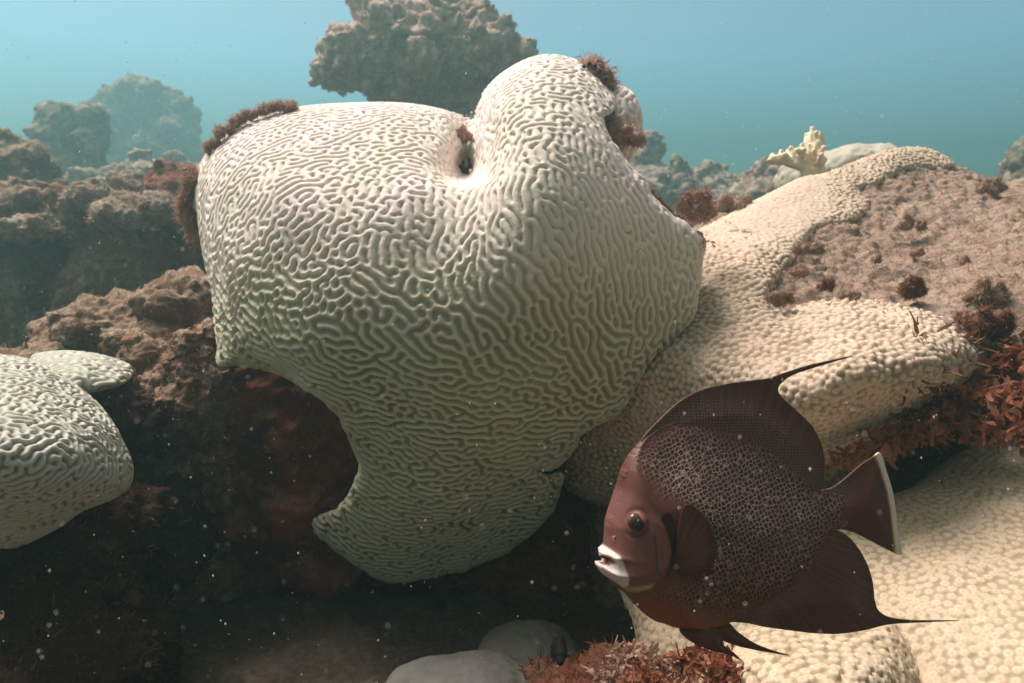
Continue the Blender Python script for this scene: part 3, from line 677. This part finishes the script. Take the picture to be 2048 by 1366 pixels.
# dark hollow beside the dim dome, and a pale crust on the wall
V, T = join([blob(1120, 1305, 1.075, 17, 32, .03)]); V, Q = remesh(V, T, .003, 2); V, N = roughen(V, Q, .004, 30, 5)
mk('sponge', V, Q, HOLE, label='small dark oval sponge standing against the dim dome at the bottom', cat='sponge')  # solid near-black lump painted as the shade of a hollow, not a sponge
OUT_P = [(148,480),(165,468),(200,478),(222,490),(255,488),(280,500),(285,520),(272,535),(240,530),(215,520),(190,515),(165,505)]
WV, WQ, WN = WALL
qx, qy, qd = px_of(WV); fc = (WN * (WV - np.array([0, 0, CAMZ]))).sum(1) < 0
ins = sdist(qx, qy, smooth_poly(OUT_P, 4)) + 6 * fbm(WV * 9, 3, 77); okv = fc & (ins > 0)
Qs = WQ[okv[WQ].all(1)]; lab_ = np.arange(len(WV))
for _ in range(400):
    m_ = lab_[Qs].min(1); np.minimum.at(lab_, Qs.ravel(), np.repeat(m_, 4))
cl, ct = np.unique(lab_[Qs[:, 0]], return_counts=True); Qs = Qs[lab_[Qs[:, 0]] == cl[ct.argmax()]]
used, inv = np.unique(Qs, return_inverse=True); Q = inv.reshape(-1, 4)
V = WV[used] + WN[used] * (.004 + .022 * sstep(0, 10, ins[used]) + .012 * fbm(WV[used] * 26, 3, 5))[:, None]
mk('encrusting_coral', V, Q, CRUST, label='pale ragged crust of coral on the dark wall at the left', cat='coral')

# ================================================================== fire coral
rs = np.random.RandomState(12); parts = []
def tube(pts, rad):
    out = []
    for k in range(len(pts) - 1):
        a, b = np.array(pts[k]), np.array(pts[k + 1]); n = max(1, int(np.linalg.norm(b - a) / (rad[k] * .6)))
        for t in np.arange(n) / n: out.append(ico(a + (b - a) * t, [rad[k] * (1 - t) + rad[k + 1] * t] * 3, 2))
    out.append(ico(pts[-1], [rad[-1] * 1.12] * 3, 2)); return out
FD = 2.2
for (a, b) in [((1622,340),(1560,318)),((1622,340),(1600,318)),((1622,340),(1625,318)),((1640,345),(1640,318)),((1560,318),(1545,320))]:
    parts += tube([P(*a, FD), P(*b, FD)], [.016, .013])
tips = [(1545,312,1560,320),(1563,303,1566,320),(1576,302,1580,318),(1584,296,1590,318),(1596,300,1600,318),(1604,290,1606,318),(1612,280,1612,318),(1613,270,1618,315),(1625,258,1622,315),(1632,266,1628,315),(1640,268,1632,312),(1645,276,1636,315),(1637,284,1634,318),(1648,295,1640,320),(1643,310,1640,325),(1570,310,1580,322),(1590,306,1598,320),(1620,290,1620,320),(1608,300,1608,322),(1650,320,1640,335)]
for (a, b, c, d) in tips:
    j = rs.randn() * .03; parts += tube([P(c, d, FD + j * .3), P((a + c) / 2 + rs.randn() * 2, (b + d) / 2, FD + j * .7), P(a, b, FD + j)], [.011, .009, .0075])
parts.append(ico(P(1622, 352, FD), (.03, .02, .03), 3))
V, T = join(parts); V, Q = remesh(V, T, .0032, 1); V, N = roughen(V, Q, .0025, 40, 3, 3)
mk('fire_coral', V, Q, FIRE, label='cream fire coral with knobbly upright fingers on the skyline at the right', cat='coral')

# ================================================================== sponge on the lobe of the brain coral
V, T = join([blob(1185, 145, 1.34, 28, 26, .04), blob(1208, 175, 1.34, 24, 34, .04), blob(1228, 205, 1.36, 18, 26, .04), blob(1226, 260, 1.33, 16, 40, .03)])
V, Q = remesh(V, T, .0028, 2); V, N = roughen(V, Q, .010, 24, 71)
sp = mk('sponge', V, Q, SPONGE, label='brown sponge with dark pores on top of the brain coral lobe', cat='sponge')
for (a, b, r) in [(1178, 128, 5), (1190, 131, 4), (1168, 133, 4), (1200, 142, 4), (1211, 158, 4)]:
    v, t = ico(P(a, b, 1.295), (m_px(r, 1.3), .006, m_px(r, 1.3)), 3); mk('pore', v, t, HOLE, sp)
turf_on(V, N, N[:, 1] < .3, 900, .012, .001, ALGA_PINK, sp, 71)

# ================================================================== seaweed and algae tufts
clump('algae_tuft', 525, 232, 1.365, .024, ALGA_PINK, 'pinkish fuzzy algae along the top left shoulder of the brain coral', up=(-.2, 0, 1), seed=1, fil=1800, path=[(470, 254, 1.36), (500, 236, 1.37), (540, 222, 1.37), (585, 216, 1.37)])
clump('algae_tuft', 447, 272, 1.36, .022, ALGA_PINK, 'pinkish algae on the upper left flank of the brain coral, below the shoulder', up=(-.6, 0, .8), seed=2, fil=1100, path=[(418, 298, 1.36), (440, 274, 1.36), (464, 258, 1.36)])
clump('algae_tuft', 384, 412, 1.37, .034, ALGA_PINK, 'reddish algae clump against the left side of the brain coral', up=(-.5, -.1, .4), seed=3, fil=2000, path=[(392, 355, 1.37), (374, 395, 1.37), (380, 440, 1.37), (398, 480, 1.37)])
clump('algae_tuft', 1402, 425, 1.36, .042, ALGA_PINK, 'pink-brown curly algae clump between the brain coral and the knobbly boulder', up=(0, -.3, 1), seed=4, lumps=10, fil=900)
clump('algae_tuft', 1455, 418, 1.72, .05, ALGA_BROWN, 'brown feathery algae on the skyline at the left end of the knobbly coral', up=(.2, -.3, 1), seed=5, lumps=9, fil=700, tall=.6, wide=1.6)
clump('algae_tuft', 1345, 425, 1.205, .013, ALGA_PINK, 'orange algae fringe on the upper right rim of the brain coral', up=(.6, -.2, .8), seed=6, fil=900, path=[(1296, 384, 1.2), (1330, 416, 1.21), (1368, 446, 1.22), (1404, 470, 1.22)])
tuft('algae_tuft', 1408, 484, 1.21, .011, 16, ALGA_PINK, 'pale pink algae wisps at the right corner of the brain coral', 'algae', (1, -.3, -.2), .6, 7, fil=90)
clump('algae_tuft', 1240, 262, 1.27, .04, ALGA_PINK, 'pink algae in the gap between the brain coral lobe and its back lobe', up=(.6, -.6, -.3), seed=8, lumps=9, fil=500)
clump('algae_tuft', 926, 276, 1.37, .024, ALGA_PINK, 'little red-brown algae tuft in the notch of the brain coral', up=(0, -.6, .8), seed=9, lumps=6, fil=300)
for k, (a, b, d, s, n, lab) in enumerate([
    (1720,920,1.06,.034,7,'dark red seaweed curl just above the tail fin tip'),
    (1775,885,1.09,.034,8,'glossy orange-red seaweed blade in the crevice above the tail fin'),
    (1835,860,1.11,.034,9,'curled brown-red seaweed in the middle of the crevice at the right'),
    (1890,835,1.13,.038,9,'ruffled red seaweed below the end of the knobbly coral lobe'),
    (1950,800,1.14,.042,9,'orange-lit red seaweed beside the end of the knobbly coral lobe'),
    (2010,800,1.12,.045,9,'bright orange folded seaweed near the right edge, above the cream slope'),
    (2040,850,1.08,.045,8,'orange seaweed fronds hanging at the right edge, over the cream slope'),
    (1985,860,1.12,.040,8,'dark red seaweed hanging under the orange fronds at the right'),
    (2030,720,1.18,.04,10,'dark brown seaweed clump on the boulder at the right edge')]):
    tuft('seaweed', a, b, d, s, n, ALGA_RED, lab, 'seaweed', (-.3, -.7, .35), .55, 20 + k, 1.3, fil=14, group='red seaweed in the crevice')
for k, (a, b, d, s, n, m, lab) in enumerate([
    (1215,1350,.93,.024,10,ALGA_PINK,'tan curled seaweed at the bottom edge, leftmost of those by the red rubble'),
    (1262,1310,.90,.026,9,ALGA_PINK,'tall tan seaweed sprig rising beside the fish belly at the bottom'),
    (1330,1335,.88,.022,12,ALGA_PINK,'brown knotted seaweed lump under the belly of the fish'),
    (1400,1320,.84,.032,9,ALGA_RED,'rust-red seaweed frond under the pelvic fins'),
    (1440,1345,.80,.024,10,ALGA_RED,'rust-red seaweed beside the polyp mound at the bottom edge'),
    (1290,1365,.85,.024,12,ALGA_RED,'rust-red seaweed heap at the bottom edge below the fish belly')]):
    tuft('seaweed', a, b, d, s, n, m, lab, 'seaweed', (0, -.3, 1), .45, 40 + k, 1.2, fil=16, group='seaweed on the bottom rubble')
for k, (a, b, d, s, n, lab) in enumerate([
    (1565,600,1.27,.022,10,'brown algae tuft in the bend between the two lobes of knobbly coral'),
    (1625,500,1.42,.026,8,'brown algae tuft beside the upper knobbly lobe on the boulder'),
    (1655,575,1.33,.02,6,'small upright algae tuft just above the lower knobbly lobe'),
    (1598,545,1.35,.02,8,'dark algae tuft at the inner edge of the knobbly coral'),
    (1700,590,1.31,.016,6,'low brown algae along the top edge of the lower knobbly lobe'),
    (1755,520,1.46,.016,5,'lone dark speck of algae in the middle of the dusty boulder'),
    (1825,585,1.30,.03,12,'tallest algae tuft, standing above the middle of the lower knobbly lobe'),
    (1840,505,1.48,.018,6,'little dark forked algae on the dusty boulder'),
    (1935,525,1.46,.018,6,'small dark algae tuft on the right of the dusty boulder'),
    (1975,590,1.28,.034,12,'bushy algae clump on the right part of the dusty boulder'),
    (1990,650,1.2,.036,12,'dark algae clump where the boulder drops into the crevice'),
    (1920,640,1.24,.02,8,'dark algae behind the rounded end of the lower knobbly lobe'),
    (1820,450,1.6,.03,8,'grey-brown algae tuft high on the dusty boulder'),
    (1985,375,1.85,.035,14,'pinkish algae bump on the skyline near the right edge')]):
    clump('algae_tuft', a, b, d, s * 1.0, (ALGA_BROWN, ALGA_BROWN, ALGA_DARK, ALGA_PINK)[k % 4], lab, seed=60 + k, lumps=n, fil=130 * n, tall=.8, wide=1.5, group='algae tufts on the dusty boulder')

# ================================================================== the fish
FY, FD0 = math.tan(math.radians(17)), .665
FX0 = (1430 - 1024) / F * FD0
def fd(px): return (FD0 - FY * FX0) / (1 - FY * (np.asarray(px, float) - 1024) / F)
_nn = math.hypot(FY, 1); _nc = np.array([FY, 0, 1]) / _nn
FN = np.array([_nc[0], -_nc[2] * CP, _nc[2] * SP])       # the fish's left side, towards the camera
def fish_sheet(outline, thick, step=3.0, both=True):
    V2, T = sheet(outline, step); n = len(V2); e = seg_dist(V2[:, 0], V2[:, 1], outline)
    c = P(V2[:, 0], V2[:, 1], fd(V2[:, 0])); t = thick(V2[:, 0], V2[:, 1], e)
    V = np.vstack([c + FN * t[:, None], c - FN * (t if both is True else both)[:, None] if not np.isscalar(both) or both is True else c - FN * both])
    b = boundary_of(T)
    side = np.vstack([np.stack([b[:, 1], b[:, 0], b[:, 0] + n], -1), np.stack([b[:, 1], b[:, 0] + n, b[:, 1] + n], -1)])
    return V, np.vstack([T, T[:, ::-1] + n, side]), np.vstack([V2, V2]), np.concatenate([e, e])
def z4(pts): return [(1180 + x / 4.88, 960 + y / 4.88) for x, y in pts]
BODY = z4([(158,640),(168,540),(174,420),(203,320),(240,200),(280,60)]) + [(1248,936),(1273,896),(1300,868),(1340,846),(1395,840),(1450,852),(1502,880),(1552,914),(1592,946),(1622,972),(1650,984),(1690,996),
 (1692,1048),(1660,1060),(1640,1100),(1612,1148),(1565,1190),(1512,1222),(1455,1245),(1405,1256),(1360,1254),(1322,1244),(1299,1235),(1282,1221),(1266,1205),(1252,1188)] + \
 z4([(310,1082),(230,1020),(180,962),(130,920),(92,872),(74,822),(100,806),(150,806),(152,770),(104,756),(90,738),(120,690)])
fish = empty('angelfish', P(1430, 1270, fd(1430)), 'dark brown angelfish with net-like scales, a white mouth and trailing fin tips', 'fish')
GILL = z4([(560,250),(690,380),(742,480),(790,600),(797,700),(770,850),(720,960),(640,1010),(560,1075),(420,1095),(330,1080)])
HEAD = z4([(560,250),(690,380),(742,480),(790,600),(797,700),(770,850),(720,960),(640,1010),(560,1075),(420,1095),(330,1080),(200,1000),(60,900),(0,800),(60,600),(100,300),(250,100),(420,150)])
PREOP = z4([(618,560),(636,700),(645,900),(682,955),(722,955)])
JAW = z4([(130,925),(230,1010),(330,1050),(450,1040),(640,1000)])
MOUTH = z4([(92,742),(130,738),(190,755),(256,806),(170,812),(92,808)])
WHITE = z4([(120,650),(165,652),(205,682),(300,748),(336,850),(380,960),(372,1032),(330,1052),(240,985),(100,905),(50,830),(60,740)])
def seen(x, y, t):                                      # where a point of the bulging flank shows in the picture
    a, b, _ = px_of(P(x, y, fd(x)) + FN * np.asarray(t)[:, None]); return a, b
def body_thick(x, y, e):
    ed = np.minimum(seg_dist(x, y, BODY[8:17], False), seg_dist(x, y, BODY[18:25], False)); eh = seg_dist(x, y, BODY[:8] + [BODY[8]], False)
    eh = np.minimum(eh, seg_dist(x, y, BODY[25:] + [BODY[0]], False))
    t = .026 * np.minimum(prof(eh / 130) ** .9, sstep(-12, 190, ed)) * (1 - .35 * sstep(1560, 1690, x)) + .0022 * sstep(0, 30, e)
    t = t + .0015; x, y = seen(x, y, t)
    s = sdist(x, y, HEAD); t = t + .0036 * sstep(-1.5 - 60 * (1 - sstep(1010, 1060, y)), 4 + 40 * (1 - sstep(1010, 1060, y)), s) * sstep(0, 12, e)
    t = t - .0016 * np.exp(-(seg_dist(x, y, PREOP, False) / 2.0) ** 2) - .0014 * np.exp(-(seg_dist(x, y, JAW, False) / 2.2) ** 2)
    m = sdist(x, y, MOUTH); t = np.where(m > -3, t - .009 * sstep(-2.5, 2.0, m), t)
    lips = np.exp(-((np.abs(seg_dist(x, y, MOUTH) - 5.5) / 4) ** 2)) * (m < 0) * (x < 1236); t = t + .0014 * lips
    r = np.hypot(x - 1270, (y - 1046) * .9); t = t + .0045 * np.exp(-(r / 19) ** 4) - .001 * np.exp(-((r - 24) / 5) ** 2)
    gap = sdist(x, y, z4([(690,380),(760,330),(850,420),(862,640),(830,840),(760,930),(797,700),(742,480)])); t = t - .0022 * sstep(-3, 3, gap)
    t = t + .0005 * np.sin(x * .21 + y * .05) * 0
    return np.maximum(t, .0008)
V, T, V2, e = fish_sheet(smooth_poly(BODY, 2.6), body_thick, 2.6)
_h = len(V2) // 2; x, y, _ = px_of(V[:_h]); x, y = np.tile(x, 2), np.tile(y, 2)
VIS = np.stack([x, y], -1)
white = sstep(-2.0, 1.5, sdist(x, y, WHITE)); mouth = sstep(-1.6, .4, sdist(x, y, MOUTH))
head = sstep(-14, 10, sdist(x, y, HEAD))
tex = np.stack([(x - 1430) / 100, (y - 1050) / 100, np.zeros_like(x)], -1)
nz = fbm(tex * 2.2, 3, 4)
SCL = [(1285,905),(1330,870),(1395,860),(1460,872),(1530,905),(1600,955),(1650,985),(1695,1000),(1690,1050),(1655,1062),(1635,1110),(1600,1160),(1540,1205),(1470,1235),(1380,1220),(1320,1190),(1390,1160),(1400,1090),(1375,1010),(1335,990),(1300,950)]
scale = sstep(-30, 34, sdist(x, y, SCL) + 22 * nz) 
belly = sstep(1130, 1230, y - (x - 1350) * -.12 + 25 * nz) * (1 - .5 * sstep(1450, 1650, x))
jaw = sstep(-3, 3, sdist(x, y, z4([(350,1045),(480,1035),(640,1005),(600,1065),(480,1095),(340,1085)])))
gap_shade = sstep(-5, 4, sdist(x, y, z4([(700,370),(760,330),(850,420),(862,640),(830,840),(760,930),(797,700),(742,480)])))  # mask for the shadow painted behind the gill cover
fm = M('angelfish_skin', .52, .3)
co = fm.attr('tex', True)
wob = fm.n('ShaderNodeTexNoise'); fm.set(wob.inputs['Vector'], co); wob.inputs['Scale'].default_value = 4
mp = fm.n('ShaderNodeMapping'); fm.set(mp.inputs[0], co); mp.inputs['Rotation'].default_value = (0, 0, math.radians(-20)); mp.inputs['Scale'].default_value = (1.12, .92, 1)
mp2 = fm.n('ShaderNodeMapping'); fm.t.links.new(mp.outputs[0], mp2.inputs[0]); mp2.inputs['Rotation'].default_value = (0, 0, math.radians(45))
av = fm.n('ShaderNodeVectorMath', operation='MULTIPLY_ADD'); fm.set(av.inputs[0], wob.outputs['Color']); av.inputs[1].default_value = (.10, .10, 0); fm.set(av.inputs[2], mp2.outputs[0])
ed = fm.vor(11.4, 'DISTANCE_TO_EDGE', av.outputs[0], .50)
rim = fm.math('SUBTRACT', 1.0, fm.ramp(ed, .02, .145))
base = fm.mix(fm.attr('head'), (.11, .034, .026), (.18, .070, .057))
base = fm.mix(fm.attr('belly'), base, (.24, .06, .024))
base = fm.mix(fm.ramp(fm.noise(2.6, 3, co=co), .4, .65, 0, .3), base, (.15, .075, .07))
core = fm.mix(fm.attr('scale'), base, (.040, .017, .013))
net = fm.mix(fm.attr('belly'), (.45, .315, .255), (.26, .115, .05))
sk = fm.mix(fm.math('MULTIPLY', fm.math('MULTIPLY', rim, fm.attr('scale')), fm.ramp(fm.noise(1.7, 3, co=co), .3, .62, .45, 1.0)), core, net)
sk = fm.mix(fm.ramp(fm.noise(26, 4, .65, co=co), .42, .68, 0, .35), sk, (.05, .022, .018))
sk = fm.mix(fm.attr('jaw'), sk, (.34, .22, .12)); sk = fm.mix(fm.math('MULTIPLY', fm.attr('gap'), .55), sk, (.03, .013, .011))  # gap: gill cover shadow painted in as darker skin
sk = fm.mix(fm.attr('white'), sk, (.58, .49, .46)); sk = fm.mix(fm.attr('mouth'), sk, (.16, .02, .015))
fm.color(sk)
fm.bump(fm.math('MULTIPLY', rim, fm.attr('scale')), .5, .0009)
FISH = fm.m
mk('body', V, T, FISH, fish, attrs={'white': white, 'mouth': mouth, 'head': head, 'scale': scale * (1 - .9 * head), 'belly': belly * (1 - head), 'jaw': jaw, 'gap': gap_shade, 'tex': tex})
def surf(px, py):
    q = np.abs(VIS[:_h] - np.array([px, py])).sum(1).argmin(); return V[:_h][q]
EYE, NOS = surf(1271, 1045), surf(1231, 1076.5)
_ps = surf(1385, 1085); _pd = float(((_ps - P(1430, 1050, fd(1430))) * FN).sum()); PECT = _pd
_pa, _pb = seen(np.array([1385.]), np.array([1085.]), np.array([PECT])); PDX, PDY = 1385 - _pa[0], 1085 - _pb[0]
# fins
def fin_mat(name, c0=(.105, .034, .025), c1=(.16, .065, .04), thin=.18):
    m = M(name, .5, .35); co = m.attr('tex', True)
    c = m.mix(m.attr('inner'), tuple(v * .8 for v in c0), c0)
    ry = m.n('ShaderNodeTexNoise'); m.set(ry.inputs['Vector'], m.attr('ray', True)); ry.inputs['Scale'].default_value = 1; ry.inputs['Detail'].default_value = 3
    c = m.mix(m.ramp(ry.outputs['Fac'], .42, .62, 0, .6), c, c1)
    ed = m.vor(17, 'DISTANCE_TO_EDGE', co, .4)
    rim = m.math('SUBTRACT', 1.0, m.ramp(ed, .02, .2))
    c = m.mix(m.math('MULTIPLY', rim, m.attr('scale')), c, (.22, .16, .15))
    c = m.mix(m.attr('yellow'), c, (.42, .24, .03)); c = m.mix(m.attr('pale'), c, (.78, .74, .66))
    m.color(c); m.bump(ry.outputs['Fac'], .35, .0012)
    tr = m.n('ShaderNodeBsdfTranslucent'); m.set(tr.inputs[0], m.mix(1.0, c, (1.0, .55, .3), 'MULTIPLY'))
    mx = m.n('ShaderNodeMixShader'); mx.inputs[0].default_value = thin
    m.t.links.new(m.b.outputs[0], mx.inputs[1]); m.t.links.new(tr.outputs[0], mx.inputs[2]); m.t.links.new(mx.outputs[0], m.t.nodes['Material Output'].inputs[0])
    return m.m
FIN = fin_mat('angelfish_fin'); PECF = fin_mat('pectoral_fin', (.10, .038, .026), (.17, .075, .045), .4)
def fin(name, outline, center, base_t, edge_t=.0007, reach=60, lift=0, scl=None, tail=None, step=3.0, wave=0, mat=None):
    def th(x, y, e): return edge_t + base_t * sstep(0, reach, e)
    V, T, V2, e = fish_sheet(smooth_poly(outline, step), th, step); x, y = V2[:, 0], V2[:, 1]
    if lift or wave:
        off = lift * np.ones(len(x)) if np.isscalar(lift) else lift(x, y)
        V = V + FN * (off + wave * np.sin(np.hypot(x - center[0], y - center[1]) * .05))[:, None]
    an = np.arctan2(y - center[1], x - center[0]); rr = np.hypot(x - center[0], y - center[1])
    at = {'tex': np.stack([(x - 1430) / 100, (y - 1050) / 100, 0 * x], -1), 'ray': np.stack([an * 60, rr * .006, 0 * x], -1), 'inner': sstep(0, reach, e),
          'scale': scl(x, y) if scl else 0 * x, 'yellow': 0 * x, 'pale': 0 * x}
    if tail is not None:
        td = seg_dist(x, y, tail, False); at['pale'] = 1 - sstep(9, 12, td); at['yellow'] = (1 - sstep(13, 16, td)) * .8
    return mk(name, V, T, mat or FIN, fish, attrs=at)
fin('dorsal_fin', [(1294,892),(1283,881),(1297,861),(1328,830),(1361,801),(1401,780),(1451,768),(1502,761),(1537,756),(1567,746),(1627,728),(1704,712),(1662,725),(1592,747),(1564,764),(1555,780),(1567,798),(1592,821),(1622,851),(1641,886),(1648,921),(1646,956),(1636,981),(1600,966),(1540,920),(1470,896),(1380,888)],
    (1400, 1200), .0065, .0009, 110, scl=lambda x, y: .9 * (1 - sstep(-15, 70, 1500 - x + (y - 800) * -2.2)) * 0 + .9 * sstep(-60, 10, sdist(x, y, [(1290,900),(1340,845),(1400,815),(1480,822),(1560,866),(1620,945),(1630,990),(1500,1000),(1350,960)])) )
TE = [(1760,906),(1772,941),(1784,981),(1791,1022),(1796,1067),(1801,1108)]
fin('tail_fin', [(1640,984),(1662,976),(1684,961),(1723,928),(1745,914)] + TE + [(1763,1093),(1723,1072),(1692,1060),(1655,1054),(1640,1020)], (1590, 1020), .006, .0007, 60, scl=lambda x, y: .8 * (1 - sstep(1665, 1710, x)), tail=TE)
fin('anal_fin', [(1640,1062),(1660,1056),(1688,1067),(1713,1092),(1733,1127),(1744,1162),(1749,1202),(1758,1222),(1783,1235),(1828,1240),(1917,1241),(1853,1244),(1780,1248),(1728,1260),(1677,1267),(1627,1266),(1577,1260),(1527,1253),(1495,1246),(1458,1242),(1450,1230),(1520,1190),(1590,1140),(1620,1090)],
    (1400, 1000), .009, .0008, 80, scl=lambda x, y: .6 * (1 - sstep(-10, 90, x - 1600 + (y - 1100) * .7)))
fin('pelvic_fin', [(1352,1252),(1371,1276),(1416,1296),(1450,1304),(1473,1315),(1460,1300),(1440,1285),(1430,1255),(1390,1246)], (1350, 1240), .003, .0006, 20, lift=.006, step=2.5)
fin('pelvic_fin', [(1395,1248),(1430,1275),(1470,1292),(1510,1302),(1582,1314),(1545,1302),(1512,1288),(1480,1266),(1455,1246)], (1380, 1235), .003, .0006, 20, lift=-.004, step=2.5)
fin('pectoral_fin', [(a + PDX, b + PDY) for a, b in [(1364,1024),(1371,1010),(1385,1016),(1403,1042),(1416,1078),(1419,1108),(1408,1126),(1409,1140),(1394,1138),(1388,1154),(1374,1145),(1362,1146),(1353,1120),(1355,1080),(1360,1045)]], (1345 + PDX, 1135 + PDY), .0009, .0005, 14,
    lift=lambda x, y: PECT + .0015 + .010 * sstep(1355 + PDX, 1415 + PDX, x), step=2.4, wave=.0008, mat=PECF)
# eye
ec = EYE - FN * .0012
em = M('fish_eye_iris', .2, .5); em.color(em.mix(em.ramp(em.noise(160, 3), .4, .6), (.06, .026, .018), (.12, .05, .03)))
def facing_dome(c, rx, rz, rd, sub=4):
    V, T = ico((0, 0, 0), (1, 1, 1), sub)
    X = np.array([1, 0, 0]) - FN * FN[0]; X /= np.linalg.norm(X); Z = np.cross(FN, X); Z = Z if Z[2] > 0 else -Z
    W = V[:, :1] * rx * X + V[:, 2:] * rz * Z + V[:, 1:2] * rd * FN
    if np.linalg.det(np.array([X * rx, FN * rd, Z * rz])) < 0: T = T[:, ::-1]
    return W + c, T
V, T = facing_dome(ec, m_px(13.5, .66), m_px(16, .66), .0046)
eye = mk('eye', V, T, em.m, fish)
pm = M('fish_pupil', .08, .6); pm.color((.006, .005, .006))
V, T = facing_dome(ec + FN * .0022 + (P(1277, 1050, .66) - P(1271, 1045, .66)), m_px(9.5, .66), m_px(12.5, .66), .0036)
mk('pupil', V, T, pm.m, eye)
yc = NOS + FN * .0003
ring = []
for k in range(14):
    a = k / 14 * 2 * math.pi; ring.append(ico(yc + np.array([math.cos(a) * m_px(3.2, .65), 0, math.sin(a) * m_px(4, .65)]), [.00045] * 3, 2))
V, T = join(ring); ym = M('nostril_yellow', .4); ym.color((.75, .42, .03)); mk('nostril', V, T, ym.m, fish)

# ================================================================== drifting specks
rs = np.random.RandomState(99); parts = []
for k in range(1900):
    d = .22 + 2.1 * rs.rand() ** 1.5; py_ = 1466 * rs.rand() ** .75 if k % 6 else rs.rand() * 500; c = P(rs.rand() * 2300 - 120, py_, d); r = (.00022 + .00042 * rs.rand() ** 3) * (d / .6) ** .8
    if rs.rand() < .02: r *= 2.2
    parts.append(ico(c, (r, r, r * (1 + rs.rand())), 1))
V, T = join(parts)
mk('drifting_specks', V, T, SNOW, label='pale specks drifting in the water', kind='stuff')
